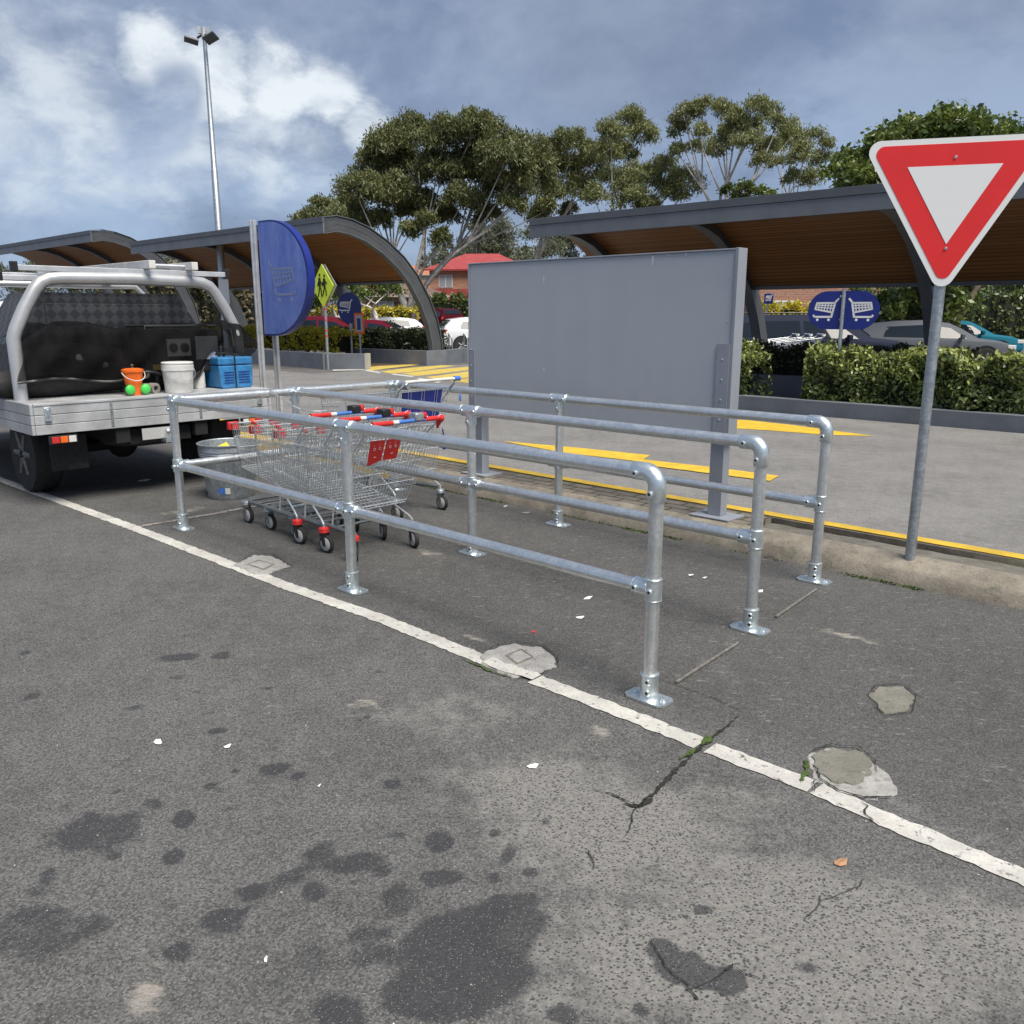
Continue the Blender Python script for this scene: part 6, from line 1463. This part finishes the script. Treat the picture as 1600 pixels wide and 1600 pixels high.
t4 = [(1072,182,22),(1098,170,20),(1125,172,20),(1150,182,18),(1180,165,20),(1202,175,18),(1215,192,16),(1092,205,16),(1135,215,22),(1165,222,22),(1200,228,22),(1120,232,18),(1190,250,16),(1062,205,16),(1060,235,14),(1235,210,16),(1150,200,18),(1175,195,16),(1085,232,14)]
tree('gum_tree', 'airy umbrella-shaped gum with bare white limbs above the right canopy', base(1115, 72), lobes(t4, 72, 1, 1), M['gum_leaf2'], M['bark'], .28, 1.0, .52, .32, 'tall gum trees behind the canopies', 15, 3.4, .9, .44, 1.0)
t5 = [(1240,205,22),(1268,218,22),(1225,230,20),(1255,245,24),(1282,250,18),(1240,275,16),(1272,280,20),(1215,255,14),(1290,225,14)]
tree('gum_tree', 'smaller loose gum on the right of the umbrella-shaped one', base(1210, 80), lobes(t5, 80, 1, 1), M['gum_leaf2'], M['bark'], .30, .85, .55, .26, 'tall gum trees behind the canopies', 14, 3.4, .9, .44)
t6 = [(1140,302,14),(1165,294,14),(1188,302,14),(1205,306,10),(1155,312,14)]
tree('round_tree', 'small dark round tree top peeking over the right canopy', base(1170, 70), lobes(t6, 70, 1, .5), M['dark_leaf'], M['bark_brown'], .26, 1.3, .5, .2, None, 8, 2, 0, .45)
t7 = [(1325,262,34),(1362,240,34),(1400,218,38),(1345,285,36),(1392,270,44),(1440,225,50),(1490,215,55),(1450,290,60),(1530,250,60),(1590,240,55),(1640,270,60),(1540,330,60),(1395,330,44),(1470,370,60),(1560,420,60),(1420,420,44),(1400,480,34),(1460,480,50),(1320,300,22),(1640,400,60)]
tree('broadleaf_tree', 'dense glossy dark green tree behind the give way sign at the right edge', base(1480, 27), lobes(t7, 27, 1, .5), M['dark_leaf'], M['bark_brown'], .17, 1.1, .3, .26, None, 12, 1.9, 0, .42)
t8 = [(480,338,20),(505,325,20),(525,335,20),(490,350,18),(470,345,12),(515,350,20),(497,315,10)]
tree('conifer', 'small feathery olive tree left of the big gum above the canopy corner', base(505, 66), lobes(t8, 66, 1, .5), M['gum_leaf'], M['bark_brown'], .26, 1.4, .5, .2, None, 10, 3, -1.5, .42)
t9 = [(585,455,22),(560,450,20),(610,448,18),(535,458,18)]
tree('street_tree', 'small street tree with pale trunk under the left canopy near the white sedan', base(592, 44), lobes(t9, 44, 1, .5), M['dark_leaf'], M['bark'], .17, .9, .5, .15, None, 9, 2, .3, .45)
t10 = [(520,455,24),(545,462,20),(505,470,22)]
tree('street_tree', 'leafy street tree with leaning pale trunk behind the yellow diamond sign', base(528, 48), lobes(t10, 48, 1, .5), M['dark_leaf'], M['bark'], .18, .9, .5, .16, None, 9, 2, .3, .45)
# distant belt of trees, each its own
k = 0
names = ['left of the lamp pole', 'right of the lamp pole', 'behind the ute cab', 'behind the ute rack']
for px, top, Y, wd in ((745,352,120,34),(790,345,125,40),(840,352,118,36),(890,350,124,38),(940,360,122,36),(700,385,130,30),(1230,430,95,34),(1290,425,95,36),(1350,425,90,36),(1180,440,105,28),(520,425,150,30),(455,420,140,30)):
    k += 1
    lb_ = [(px+random.uniform(-.9, .9)*wd, top+random.uniform(.4, 2.2)*wd*.9, wd*.62) for _ in range(7)]+[(px, top+wd*.3, wd*.6)]
    place = {1:'just right of the big gum trunk',2:'above the left end of the blank sign',3:'above the middle left of the blank sign',4:'above the centre of the blank sign',5:'below the rounded light gum',6:'behind the red roof',7:'under the right canopy near the flats',8:'under the right canopy left of the oval sign',9:'under the right canopy behind the oval sign',10:'beside the arched leg of the right canopy',11:'beyond the yellow diamond sign',12:'beyond the faded blue sign'}[k]
    tree('distant_tree', 'distant grey-green gum '+place, base(px, Y), lobes(lb_, Y, 1, 1), M['grey_leaf'], M['bark'], .42, .8, .3, .25, 'distant trees on the skyline', 7, 2.6, .6, .42)
for px, top, Y, wd in ((60,410,120,40),(140,405,125,40),(-30,400,120,44),(255,400,160,24),(310,405,160,22),(1500,420,80,60),(1620,400,80,60)):
    lb_ = [(px+random.uniform(-.9, .9)*wd, top+random.uniform(.4, 1.8)*wd, wd*.62) for _ in range(6)]+[(px, top+wd*.3, wd*.6)]
    place = {60:'far left behind the ute',140:'left behind the ute rack',-30:'at the extreme left edge',255:'small, beside the canopy corner',310:'small, over the far pale house',1500:'right of the glossy tree trunk',1620:'at the extreme right edge'}[px]
    tree('distant_tree', 'distant grey-green tree '+place, base(px, Y), lobes(lb_, Y, 1, 1), M['grey_leaf'], M['bark'], .42, .8, .3, .25, 'distant trees on the skyline', 7, 2.6, .6, .42)
